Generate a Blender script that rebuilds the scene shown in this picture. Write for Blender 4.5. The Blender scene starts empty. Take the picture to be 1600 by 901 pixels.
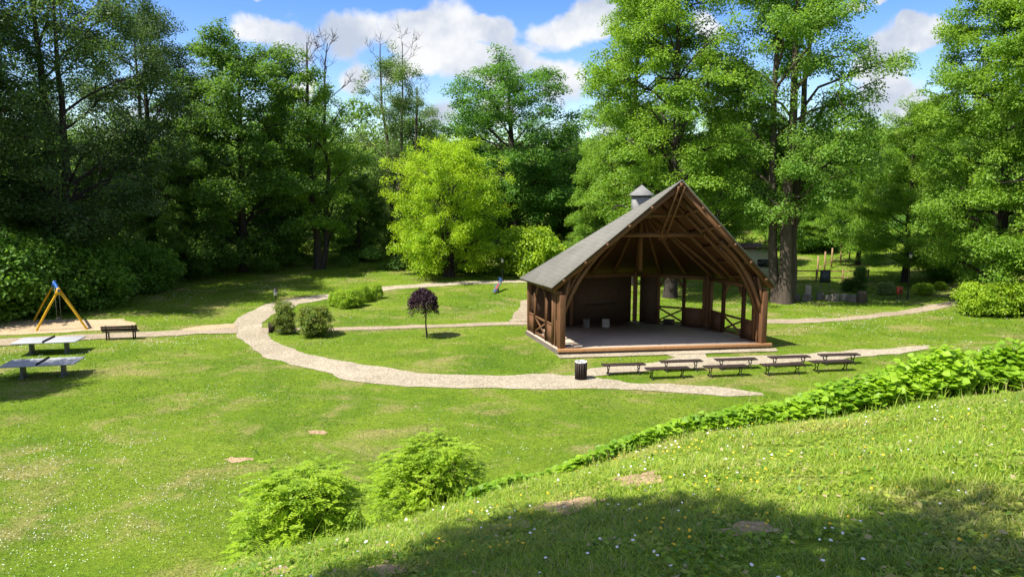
import bpy, math, random
import numpy as np
from mathutils import Vector, Matrix
random.seed(7)
sc = bpy.context.scene
COL = sc.collection
rad = math.radians
# ------------------------------------------------------------------ camera frame
F, YH, HC = 1186.0, 281.0, 8.46
PITCH = math.atan((450.5 - YH) / F)
CP, SP = math.cos(PITCH), math.sin(PITCH)
def ray(px, py):
    u, v = (px - 800) / F, (py - 450.5) / F
    return np.array([u, CP - v * SP, -SP - v * CP])
def Pz(px, py, z=0.0):
    d = ray(px, py); t = (z - HC) / d[2]
    return np.array([d[0] * t, d[1] * t, z])
def Py(px, py, y):
    d = ray(px, py); t = y / d[1]
    return np.array([d[0] * t, y, HC + d[2] * t])
# ------------------------------------------------------------------ terrain
EDGE = np.array([(-40, -34), (-8, 0.2), (-4.3, 4.6), (-2.35, 6.9), (-.32, 9.0), (1.93, 11.0), (3.77, 12.0), (7.65, 12.6), (14, 13.2), (40, 13)], float)
def edge_dist(x, y):
    """signed distance to the brow of the near hill, positive on the valley side"""
    x = np.asarray(x, float); y = np.asarray(y, float)
    best = np.full(x.shape, 1e9); sg = np.ones(x.shape)
    for a, b in zip(EDGE[:-1], EDGE[1:]):
        e = b - a; L2 = e @ e
        t = np.clip(((x - a[0]) * e[0] + (y - a[1]) * e[1]) / L2, 0, 1)
        dx, dy = x - (a[0] + t * e[0]), y - (a[1] + t * e[1])
        d = np.hypot(dx, dy); s = np.sign(e[0] * dy - e[1] * dx)
        m = d < best - 1e-9
        best = np.where(m, d, best); sg = np.where(m, np.where(s == 0, 1, s), sg)
    return best * sg
def sabs(s, k):
    return 0.5 * (s + np.sqrt(s * s + k * k))
def hgt(x, y):
    x = np.asarray(x, float); y = np.asarray(y, float)
    s = edge_dist(x, y)
    hh = 6.85 - .23 * np.clip(y, -6, 60) + .12 * np.clip(x, -20, 22)
    hh = hh + .05 * np.sin(x * 1.3 + y * .7) * np.sin(y * 1.1 - x * .4)
    hh = hh - .55 * (sabs(s + .3, .9) - .17)
    val = .05 * np.sin(x * .21 + 1) * np.sin(y * .17) + .065 * sabs(y - 62, 6)
    val = val + .02 * sabs(-x - 34, 6) * np.clip((y - 15) / 20, 0, 1)
    val = val + .045 * sabs(x - 26, 6)
    k = .8; d = hh - val
    return val + .5 * (d + np.sqrt(d * d + k * k))
def G(px, py):
    """ground point seen at photo pixel"""
    d = ray(px, py); t = 2.0; dt = .5
    while t < 400:
        p = d * t
        if HC + p[2] < hgt(p[0], p[1]): break
        t += dt
    lo, hi = t - dt, t
    for _ in range(18):
        m = .5 * (lo + hi); p = d * m
        if HC + p[2] < hgt(p[0], p[1]): hi = m
        else: lo = m
    p = d * hi
    return np.array([p[0], p[1], float(hgt(p[0], p[1]))])
def onY(px, y):
    """ground point at depth y under photo column px"""
    z = 0.0
    for _ in range(6):
        # solve ray with given y and z for column px
        t = (y * CP - (z - HC) * SP); x = (px - 800) / F * t
        z = float(hgt(x, y))
    return np.array([x, y, z])
# ------------------------------------------------------------------ materials
class N:
    def __init__(s, nt): s.nt = nt
    def new(s, typ, **kw):
        n = s.nt.nodes.new(typ)
        for k, v in kw.items():
            if k.startswith('_'): setattr(n, k[1:], v)
            else: s.set(n.inputs[k.replace('__', ' ')], v)
        return n
    def set(s, inp, v):
        if isinstance(v, bpy.types.NodeSocket): s.nt.links.new(v, inp)
        else: inp.default_value = v
    def math(s, op, a, b=None, c=None, clamp=False):
        n = s.nt.nodes.new('ShaderNodeMath'); n.operation = op; n.use_clamp = clamp
        s.set(n.inputs[0], a)
        if b is not None: s.set(n.inputs[1], b)
        if c is not None: s.set(n.inputs[2], c)
        return n.outputs[0]
    def noise(s, vec, scale, detail=3, rough=.55, dist=0):
        n = s.nt.nodes.new('ShaderNodeTexNoise')
        s.set(n.inputs['Vector'], vec); n.inputs['Scale'].default_value = scale
        n.inputs['Detail'].default_value = detail; n.inputs['Roughness'].default_value = rough
        n.inputs['Distortion'].default_value = dist
        return n.outputs['Fac']
    def ramp(s, fac, stops):
        n = s.nt.nodes.new('ShaderNodeValToRGB'); s.set(n.inputs[0], fac)
        el = n.color_ramp.elements
        while len(el) < len(stops): el.new(.5)
        for e, (p, c) in zip(el, stops):
            e.position = p; e.color = (*c, 1) if len(c) == 3 else c
        return n.outputs[0]
    def mix(s, fac, a, b, typ='MIX'):
        n = s.nt.nodes.new('ShaderNodeMix'); n.data_type = 'RGBA'; n.blend_type = typ
        s.set(n.inputs[0], fac)
        s.set(n.inputs[6], a if isinstance(a, bpy.types.NodeSocket) else (*a, 1))
        s.set(n.inputs[7], b if isinstance(b, bpy.types.NodeSocket) else (*b, 1))
        return n.outputs[2]
    def smooth(s, x, a, b):
        n = s.nt.nodes.new('ShaderNodeMapRange'); n.interpolation_type = 'SMOOTHSTEP'
        s.set(n.inputs[0], x); n.inputs[1].default_value = a; n.inputs[2].default_value = b
        return n.outputs[0]
def newmat(name):
    m = bpy.data.materials.new(name); m.use_nodes = True
    nt = m.node_tree; nt.nodes.clear()
    return m, N(nt)
def finish(m, n, shader):
    o = n.nt.nodes.new('ShaderNodeOutputMaterial'); n.nt.links.new(shader, o.inputs[0]); return m
def bumpnode(n, h, strength=.4, dist=.02):
    return n.new('ShaderNodeBump', Strength=strength, Distance=dist, Height=h).outputs[0]
def M_plain(name, c1, c2=None, scale=4, rough=.8, bump=0, bscale=30, metal=0, stretch=(1, 1, 1), spec=.3, fine=.25):
    m, n = newmat(name)
    c2 = c2 or tuple(v * .7 for v in c1)
    tc = n.new('ShaderNodeTexCoord').outputs['Object']
    mp = n.new('ShaderNodeMapping', Vector=tc, Scale=stretch).outputs[0]
    f = n.noise(mp, scale, 5, .6)
    f2 = n.noise(mp, scale * 9, 3, .6)
    f = n.math('ADD', n.math('MULTIPLY', f, 1 - fine), n.math('MULTIPLY', f2, fine))
    col = n.ramp(f, [(.3, c2), (.7, c1)])
    b = n.new('ShaderNodeBsdfPrincipled', Base__Color=col, Roughness=rough, Metallic=metal)
    b.inputs['Specular IOR Level'].default_value = spec
    if bump: n.set(b.inputs['Normal'], bumpnode(n, n.noise(mp, bscale, 4, .6), bump))
    return finish(m, n, b.outputs[0])
def M_wood(name, c1, c2, boards=0, axis=2, bw=.15):
    m, n = newmat(name)
    tc = n.new('ShaderNodeTexCoord').outputs['Object']
    f = n.noise(n.new('ShaderNodeMapping', Vector=tc, Scale=(3, 3, .7)).outputs[0], 5, 6, .65, .4)
    col = n.ramp(f, [(.28, c2), (.72, c1)])
    nrm = None
    if boards:
        sx = n.new('ShaderNodeSeparateXYZ', Vector=tc).outputs[axis]
        fr = n.math('FRACT', n.math('DIVIDE', sx, bw))
        gap = n.smooth(n.math('ABSOLUTE', n.math('SUBTRACT', fr, .5)), .44, .49)
        idn = n.new('ShaderNodeTexWhiteNoise', _noise_dimensions='1D', W=n.math('FLOOR', n.math('DIVIDE', sx, bw))).outputs[0]
        col = n.mix(n.math('MULTIPLY', idn, .35), col, c2)
        col = n.mix(n.math('MULTIPLY', gap, .6), col, tuple(v * .25 for v in c2))
        nrm = bumpnode(n, n.math('SUBTRACT', 1, gap), .6, .01)
    b = n.new('ShaderNodeBsdfPrincipled', Base__Color=col, Roughness=.7)
    b.inputs['Specular IOR Level'].default_value = .25
    if nrm is not None: n.set(b.inputs['Normal'], nrm)
    else: n.set(b.inputs['Normal'], bumpnode(n, f, .25, .01))
    return finish(m, n, b.outputs[0])
def M_leaf(name, c1, c2, trans=.5, tint=(1.25, 1.25, .55), tscale=.35):
    m, n = newmat(name)
    geo = n.new('ShaderNodeNewGeometry')
    tc = n.new('ShaderNodeTexCoord').outputs['Object']
    big = n.noise(tc, tscale, 3, .6)
    f = n.math('ADD', n.math('MULTIPLY', geo.outputs['Random Per Island'], .5), n.math('MULTIPLY', n.smooth(big, .3, .7), .5))
    col = n.ramp(f, [(.1, c2), (.9, c1)])
    d = n.new('ShaderNodeBsdfPrincipled', Base__Color=col, Roughness=.5)
    d.inputs['Specular IOR Level'].default_value = .35
    t = n.new('ShaderNodeBsdfTranslucent', Color=n.mix(1.0, col, tint, 'MULTIPLY'))
    ms = n.nt.nodes.new('ShaderNodeMixShader'); ms.inputs[0].default_value = trans
    n.nt.links.new(d.outputs[0], ms.inputs[1]); n.nt.links.new(t.outputs[0], ms.inputs[2])
    return finish(m, n, ms.outputs[0])

def lawn_colour(n, pos):
    """mown meadow colour shared by soil sheet and blades"""
    a = n.noise(pos, .16, 4, .6, .3)
    b = n.noise(n.new('ShaderNodeMapping', Vector=pos, Location=(31, 7, 0)).outputs[0], .55, 5, .62, .4)
    c = n.noise(pos, 2.6, 4, .6)
    g = n.math('ADD', n.math('MULTIPLY', a, .5), n.math('ADD', n.math('MULTIPLY', b, .3), n.math('MULTIPLY', c, .2)))
    col = n.ramp(g, [(.34, GR[0]), (.46, GR[1]), (.54, GR[2]), (.66, GR[3])])
    e = n.noise(n.new('ShaderNodeMapping', Vector=pos, Location=(5, 90, 0), Scale=(1, 1.3, 1)).outputs[0], .32, 5, .66, .5)
    dry = n.smooth(e, .48, .68)
    col = n.mix(n.math('MULTIPLY', dry, .75), col, GR[4])
    fine = n.ramp(n.noise(pos, 7.5, 4, .7), [(.3, (.62, .66, .6)), (.52, (1, 1, 1)), (.72, (1.35, 1.28, 1.2))])
    col = n.mix(1.0, col, fine, 'MULTIPLY')
    return col, e, c
GR = [(.07, .145, .010), (.118, .20, .012), (.165, .245, .018), (.215, .28, .034), (.35, .28, .12)]
def M_ground():
    m, n = newmat('meadow')
    pos = n.new('ShaderNodeNewGeometry').outputs['Position']
    col, e, c = lawn_colour(n, pos)
    f = n.noise(pos, 22, 4, .7)
    col = n.mix(n.smooth(f, .35, .75), col, tuple(v * .45 for v in GR[1]))
    soil = n.math('MULTIPLY', n.smooth(e, .70, .76), n.smooth(n.noise(pos, 3.5, 4, .7), .45, .6))
    col = n.mix(soil, col, (.30, .2, .12))
    b = n.new('ShaderNodeBsdfPrincipled', Base__Color=col, Roughness=.9)
    b.inputs['Specular IOR Level'].default_value = .1
    n.set(b.inputs['Normal'], bumpnode(n, n.noise(pos, 30, 4, .7), .8, .05))
    return finish(m, n, b.outputs[0])
def M_blade(name='grass_blades', k=1.0):
    m, n = newmat(name)
    geo = n.new('ShaderNodeNewGeometry')
    col, e, c = lawn_colour(n, geo.outputs['Position'])
    rnd = geo.outputs['Random Per Island']
    col = n.mix(n.smooth(rnd, .5, 1), col, (.22, .275, .034))
    col = n.mix(n.smooth(rnd, .3, 0), col, (.06, .145, .012))
    col = n.mix(n.math('GREATER_THAN', rnd, .95), col, (.30, .26, .13))
    if k != 1: col = n.mix(1.0, col, (k * 1.03, k, k), 'MULTIPLY')
    d = n.new('ShaderNodeBsdfPrincipled', Base__Color=col, Roughness=.5)
    d.inputs['Specular IOR Level'].default_value = .3
    t = n.new('ShaderNodeBsdfTranslucent', Color=n.mix(1.0, col, (1.2, 1.2, .6), 'MULTIPLY'))
    ms = n.nt.nodes.new('ShaderNodeMixShader'); ms.inputs[0].default_value = .4
    n.nt.links.new(d.outputs[0], ms.inputs[1]); n.nt.links.new(t.outputs[0], ms.inputs[2])
    return finish(m, n, ms.outputs[0])
def M_gravel(name, c1, c2, cs=(.22, .185, .14)):
    m, n = newmat(name)
    pos = n.new('ShaderNodeNewGeometry').outputs['Position']
    f = n.math('ADD', n.math('MULTIPLY', n.noise(pos, .35, 4, .6, .5), .6), n.math('MULTIPLY', n.noise(pos, 2.2, 5, .65), .4))
    col = n.ramp(f, [(.36, c2), (.62, c1)])
    vor = n.new('ShaderNodeTexVoronoi', Vector=pos, Scale=14.0)
    vb = n.new('ShaderNodeSeparateColor', Color=vor.outputs['Color']).outputs[0]
    col = n.mix(n.math('MULTIPLY', n.smooth(vb, .55, .95), .5), col, cs)
    col = n.mix(n.math('MULTIPLY', n.smooth(vb, .3, .0), .45), col, tuple(min(1, v * 1.5) for v in c1))
    g = n.noise(pos, 40, 3, .7)
    col = n.mix(n.math('MULTIPLY', n.smooth(g, .55, .8), .5), col, cs)
    b = n.new('ShaderNodeBsdfPrincipled', Base__Color=col, Roughness=.95)
    b.inputs['Specular IOR Level'].default_value = .1
    n.set(b.inputs['Normal'], bumpnode(n, n.math('ADD', vor.outputs['Distance'], g), .8, .04))
    return finish(m, n, b.outputs[0])
def M_shingle():
    m, n = newmat('grey_roof_felt')
    tc = n.new('ShaderNodeTexCoord').outputs['Object']
    z = n.new('ShaderNodeSeparateXYZ', Vector=tc).outputs[2]
    fr = n.math('FRACT', n.math('DIVIDE', z, .16))
    f = n.noise(tc, 1.2, 5, .6); g = n.noise(tc, 45, 2, .6)
    col = n.ramp(f, [(.3, (.115, .108, .09)), (.7, (.155, .147, .124))])
    col = n.mix(n.math('MULTIPLY', n.smooth(g, .4, .7), .3), col, (.2, .2, .19))
    moss = n.math('MULTIPLY', n.smooth(n.noise(tc, .9, 6, .7, .6), .54, .68), .45)
    col = n.mix(moss, col, (.075, .078, .05))
    col = n.mix(n.math('MULTIPLY', n.smooth(fr, .8, .98), .3), col, (.03, .03, .03))
    b = n.new('ShaderNodeBsdfPrincipled', Base__Color=col, Roughness=.85)
    n.set(b.inputs['Normal'], bumpnode(n, fr, .3, .02))
    return finish(m, n, b.outputs[0])

MAT = dict(
    ground=M_ground(), blade=M_blade(), blade_rough=M_blade('rough_grass_blades', 1.5),
    gravel=M_gravel('pale_gravel', (.41, .355, .26), (.28, .24, .165)),
    gravel2=M_gravel('beige_path', (.36, .295, .205), (.255, .205, .14)),
    sand=M_gravel('sand', (.48, .36, .22), (.38, .28, .17), (.3, .22, .14)),
    dirt=M_gravel('bare_soil', (.46, .32, .19), (.30, .205, .12), (.24, .17, .1)),
    bark=M_plain('bark', (.115, .088, .066), (.045, .035, .028), 3, .95, 1.0, 14, stretch=(2.5, 2.5, .6)),
    bark_d=M_plain('dark_bark', (.06, .048, .038), (.022, .018, .015), 3, .95, 1.0, 14, stretch=(2.5, 2.5, .6)),
    wood=M_wood('stained_timber', (.175, .083, .037), (.10, .048, .022)),
    wood_lit=M_wood('sunlit_edge_timber', (.46, .25, .11), (.30, .15, .065)),  # paler orange timber: sunlight on the front board put into its colour
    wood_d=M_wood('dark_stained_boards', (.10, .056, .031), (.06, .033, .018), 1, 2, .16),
    panel=M_wood('stained_panel', (.18, .083, .038), (.10, .046, .022), 1, 2, .14),
    soffit=M_wood('roof_boarding', (.155, .07, .032), (.09, .04, .02), 1, 2, .12),
    roof=M_shingle(),
    felt=M_plain('cupola_grey', (.22, .22, .21), (.15, .15, .145), 3, .85),
    felt_l=M_plain('cupola_boards', (.26, .26, .25), (.18, .18, .175), 3, .85),
    black=M_plain('black_gap', (.012, .012, .012), (.008, .008, .008), 3),
    concrete=M_plain('stage_concrete', (.43, .345, .265), (.35, .28, .215), 1.5, .9),
    stone=M_plain('pale_stone', (.46, .40, .33), (.28, .24, .2), 2.5, .95, .6, 12),
    foundation=M_plain('grey_foundation', (.12, .10, .08), (.07, .06, .05), 2.5, .95, .8, 9),
    boulder=M_plain('dark_rock', (.2, .175, .15), (.09, .08, .068), 2.5, .95, .8, 9),
    bench=M_wood('dark_bench_wood', (.040, .026, .021), (.02, .013, .011)),
    iron=M_plain('black_iron', (.022, .02, .019), (.012, .011, .01), 6, .5),
    liner=M_plain('white_bag', (.7, .7, .68), (.5, .5, .5), 8, .5),
    table=M_plain('grey_table', (.36, .37, .385), (.28, .29, .3), 2, .6),
    steel=M_plain('grey_steel', (.16, .165, .17), (.1, .1, .105), 4, .5),
    yellow=M_plain('yellow_paint', (.62, .36, .015), (.5, .28, .012), 3, .45),
    blue=M_plain('blue_paint', (.05, .16, .48), (.035, .11, .36), 3, .4),
    red=M_plain('red_paint', (.62, .10, .05), (.46, .07, .035), 3, .5),
    cream=M_plain('cream_render', (.72, .66, .5), (.6, .55, .42), 2, .9),
    tile=M_plain('brown_tile', (.14, .07, .045), (.08, .04, .028), 4, .9),
    glass=M_plain('dark_window', (.03, .035, .04), (.02, .022, .026), 2, .15, spec=.5),
    pole_l=M_plain('pale_fence_wood', (.36, .23, .12), (.22, .13, .07), 4, .85),
    log=M_plain('pale_log', (.55, .44, .35), (.36, .29, .23), 5, .9, .5, 18),
    paper=M_plain('grey_notice', (.075, .085, .10), (.05, .058, .07), 5, .4),
    lampglass=M_plain('lamp_glass', (.55, .55, .5), (.42, .42, .38), 4, .25),
    brick=M_plain('weathered_brick', (.30, .15, .10), (.18, .09, .06), 6, .9),
    white=M_plain('white_petal', (.78, .78, .74), (.62, .62, .6), 6, .7),
    gold=M_plain('yellow_petal', (.75, .5, .02), (.6, .38, .015), 6, .7),
    L_dense=M_leaf('leaf_dense', (.155, .285, .04), (.08, .17, .03)),
    L_lime=M_leaf('leaf_linden', (.26, .41, .04), (.14, .28, .03)),
    L_maple=M_leaf('leaf_maple', (.235, .385, .056), (.12, .26, .04)),
    L_oak=M_leaf('leaf_oak', (.145, .30, .04), (.075, .19, .03)),
    L_pop=M_leaf('leaf_poplar', (.19, .29, .085), (.10, .18, .055)),
    L_yel=M_leaf('leaf_yellow', (.43, .57, .024), (.26, .44, .022)),
    L_bush=M_leaf('leaf_bright', (.40, .54, .035), (.2, .34, .025), tscale=2),
    L_cover=M_leaf('leaf_cover', (.36, .54, .03), (.16, .32, .02), tscale=1),
    L_far=M_leaf('leaf_far', (.16, .28, .04), (.085, .17, .03)),
    L_copper=M_leaf('leaf_copper', (.05, .018, .028), (.022, .009, .014), .2, (1.3, .8, .8)),
    L_rose=M_leaf('leaf_rosy', (.26, .27, .05), (.11, .22, .03), tscale=3),
    L_shrub=M_leaf('leaf_shrub', (.17, .32, .036), (.09, .2, .03), tscale=1),
    L_pale=M_leaf('leaf_pale', (.34, .40, .16), (.2, .28, .08), tscale=1),
    L_loose=M_leaf('leaf_loose', (.105, .185, .05), (.055, .10, .035)),
)
# ------------------------------------------------------------------ mesh helpers
def link(o, parent=None):
    COL.objects.link(o)
    if parent is not None: o.parent = parent
    return o
def tag(o, label=None, cat=None, group=None, kind=None):
    if label: o['label'] = label
    if cat: o['category'] = cat
    if group: o['group'] = group
    if kind: o['kind'] = kind
    return o
def npmesh(name, V, Fs, mats, midx=None, smooth=False):
    me = bpy.data.meshes.new(name)
    V = np.asarray(V, np.float32); me.vertices.add(len(V)); me.vertices.foreach_set('co', V.ravel())
    if not isinstance(Fs, list): Fs = [Fs]
    Fs = [np.asarray(f, np.int32) for f in Fs if len(f)]
    tot = np.concatenate([np.full(len(f), f.shape[1], np.int32) for f in Fs])
    me.loops.add(int(tot.sum())); me.polygons.add(len(tot))
    me.loops.foreach_set('vertex_index', np.concatenate([f.ravel() for f in Fs]))
    me.polygons.foreach_set('loop_start', np.concatenate([[0], np.cumsum(tot)[:-1]]).astype(np.int32))
    for m in (mats if isinstance(mats, (list, tuple)) else [mats]): me.materials.append(MAT[m] if isinstance(m, str) else m)
    if midx is not None: me.polygons.foreach_set('material_index', np.asarray(midx, np.int32))
    if smooth: me.polygons.foreach_set('use_smooth', np.ones(len(tot), bool))
    me.update(calc_edges=True); me.validate()
    return me
def empty(name, loc=(0, 0, 0), rz=0, label=None, cat=None, group=None):
    o = bpy.data.objects.new(name, None); o.location = loc; o.rotation_euler = (0, 0, rz); o.empty_display_size = .2
    COL.objects.link(o); return tag(o, label, cat, group)
class MB:
    """collects boxes, bars, tubes and polygons and links them as one mesh object"""
    def __init__(s): s.v = []; s.f = {}; s.n = 0
    def add(s, V, faces):
        V = np.asarray(V, float); s.v.append(V)
        for f in faces: s.f.setdefault(len(f), []).append([i + s.n for i in f])
        s.n += len(V); return s
    def box(s, c, size, rz=0):
        x, y, z = np.array(size) / 2
        V = np.array([(-x, -y, -z), (x, -y, -z), (x, y, -z), (-x, y, -z), (-x, -y, z), (x, -y, z), (x, y, z), (-x, y, z)])
        ca, sa = math.cos(rz), math.sin(rz)
        V = V @ np.array([[ca, sa, 0], [-sa, ca, 0], [0, 0, 1]]) + np.array(c)
        return s.add(V, [(3, 2, 1, 0), (4, 5, 6, 7), (0, 1, 5, 4), (1, 2, 6, 5), (2, 3, 7, 6), (3, 0, 4, 7)])
    def bar(s, pts, w, h, up=(0, 0, 1)):
        """rectangular section w (sideways) x h (along up) swept along pts"""
        P = np.asarray(pts, float); n = len(P); V = []
        for i in range(n):
            t = P[min(i + 1, n - 1)] - P[max(i - 1, 0)]; t = t / np.linalg.norm(t)
            u = np.array(up, float)
            if abs(t @ u) > .97: u = np.array([1., 0, 0]) if abs(t[0]) < .9 else np.array([0, 1., 0])
            sd = np.cross(t, u); sd /= np.linalg.norm(sd); uu = np.cross(sd, t)
            ww = w[i] if hasattr(w, '__len__') else w
            V += [P[i] - sd * ww / 2 - uu * h / 2, P[i] + sd * ww / 2 - uu * h / 2, P[i] + sd * ww / 2 + uu * h / 2, P[i] - sd * ww / 2 + uu * h / 2]
        fs = [(0, 1, 2, 3), tuple(4 * (n - 1) + k for k in (3, 2, 1, 0))]
        for i in range(n - 1):
            for k in range(4):
                a, b = 4 * i + k, 4 * i + (k + 1) % 4
                fs.append((a, a + 4, b + 4, b))
        return s.add(V, fs)
    def tube(s, pts, r, sides=8, cap=True):
        P = np.asarray(pts, float); n = len(P)
        r = np.broadcast_to(np.asarray(r, float), (n,))
        T = np.gradient(P, axis=0) if n > 2 else np.repeat((P[1:] - P[:1]), 2, 0)
        T = T / (np.linalg.norm(T, axis=1, keepdims=True) + 1e-9)
        ref = np.array([0, 0, 1.]) if abs(T[:, 2]).mean() < .8 else np.array([1., 0, 0])
        A = np.cross(T, ref); A /= np.linalg.norm(A, axis=1, keepdims=True) + 1e-9; B = np.cross(T, A)
        ang = np.arange(sides) * 2 * math.pi / sides
        V = P[:, None] + r[:, None, None] * (np.cos(ang)[None, :, None] * A[:, None] + np.sin(ang)[None, :, None] * B[:, None])
        fs = []
        for i in range(n - 1):
            for k in range(sides):
                a, b = i * sides + k, i * sides + (k + 1) % sides
                fs.append((a, b, b + sides, a + sides))
        if cap: fs += [tuple(range(sides))[::-1], tuple((n - 1) * sides + k for k in range(sides))]
        return s.add(V.reshape(-1, 3), fs)
    def lathe(s, prof, c=(0, 0, 0), sides=16):
        V = []; c = np.array(c, float)
        for r, z in prof:
            for k in range(sides):
                a = 2 * math.pi * k / sides; V.append(c + (r * math.cos(a), r * math.sin(a), z))
        fs = []; n = len(prof)
        for i in range(n - 1):
            for k in range(sides):
                a, b = i * sides + k, i * sides + (k + 1) % sides
                fs.append((a, b, b + sides, a + sides))
        fs += [tuple(range(sides))[::-1], tuple((n - 1) * sides + k for k in range(sides))]
        return s.add(V, fs)
    def build(s, name, mat, parent=None, smooth=False, bevel=0):
        me = npmesh(name, np.concatenate(s.v), [np.array(f) for f in s.f.values()], mat, smooth=smooth)
        o = bpy.data.objects.new(name, me); link(o, parent)
        if smooth and hasattr(me, 'set_sharp_from_angle'): me.set_sharp_from_angle(angle=rad(40))
        if bevel:
            b = o.modifiers.new('bevel', 'BEVEL'); b.width = bevel; b.segments = 2; b.limit_method = 'ANGLE'
        return o
def copy_tree(o, parent=None):
    c = o.copy(); COL.objects.link(c); c.parent = parent
    for ch in o.children: copy_tree(ch, c)
    return c
def place(src, first, loc, rz=0, s=1, label=None, group=None):
    o = src if first else copy_tree(src)
    o.location = loc; o.rotation_euler = (0, 0, rz)
    o.scale = (s, s, s) if not hasattr(s, '__len__') else s
    if label: o['label'] = label
    if group: o['group'] = group
    return o
# leaf templates: x along, y side, z normal
T_KITE = (np.array([(0, 0, 0), (.5, .33, .06), (1, 0, -.05), (.5, -.33, .06)]), np.array([(0, 3, 2), (0, 2, 1)]))
T_HEART = (np.array([(0, 0, 0), (-.12, .3, .05), (.25, .5, .06), (.7, .34, 0), (1, 0, -.1), (.7, -.34, 0), (.25, -.5, .06), (-.12, -.3, .05), (.4, 0, -.06)]),
           np.array([(0, 8, 1), (1, 8, 2), (2, 8, 3), (3, 8, 4), (4, 8, 5), (5, 8, 6), (6, 8, 7), (7, 8, 0)]))
T_BLADE = (np.array([(0, -.5, 0), (0, .5, 0), (.55, .4, .12), (.55, -.4, .12), (1, 0, .42)]), np.array([(0, 1, 2), (0, 2, 3), (3, 2, 4)]))
def norm(a): return a / (np.linalg.norm(a, axis=-1, keepdims=True) + 1e-9)
def scatter(T, pos, d, n, size, width=None):
    tv, tf = T; pos = np.asarray(pos); k = len(tv)
    d = norm(d); s = norm(np.cross(n, d)); n2 = np.cross(d, s)
    size = np.broadcast_to(size, (len(pos),))[:, None, None]
    w = size if width is None else np.broadcast_to(width, (len(pos),))[:, None, None]
    V = pos[:, None] + size * tv[None, :, 0:1] * d[:, None] + w * tv[None, :, 1:2] * s[:, None] + size * tv[None, :, 2:3] * n2[:, None]
    Fc = tf[None] + (np.arange(len(pos)) * k)[:, None, None]
    return V.reshape(-1, 3), Fc.reshape(-1, tf.shape[1])
def rvec(rng, n): return norm(rng.normal(size=(n, 3)))
def leaf_cloud(rng, centres, radii, per, size, flat=.55, droop=.35, out=.6, T=T_KITE):
    per = np.maximum(3, (per * (radii / radii.mean()) ** 2)).astype(int)
    idx = np.repeat(np.arange(len(centres)), per); n = len(idx)
    u = rvec(rng, n) * (rng.random((n, 1)) ** .45)
    r = radii[idx][:, None]
    off = u * r * np.array([1, 1, flat]); rr = np.hypot(u[:, 0], u[:, 1])
    off[:, 2] -= droop * rr ** 2 * r[:, 0]
    nrm = norm(u * out + np.array([0, 0, .8]) + rng.normal(size=(n, 3)) * .45)
    d = norm(np.cross(nrm, rvec(rng, n)) + u * np.array([.7, .7, .1]) - np.array([0, 0, .25]))
    return scatter(T, centres[idx] + off, d, nrm, size * rng.uniform(.65, 1.3, n))
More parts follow.
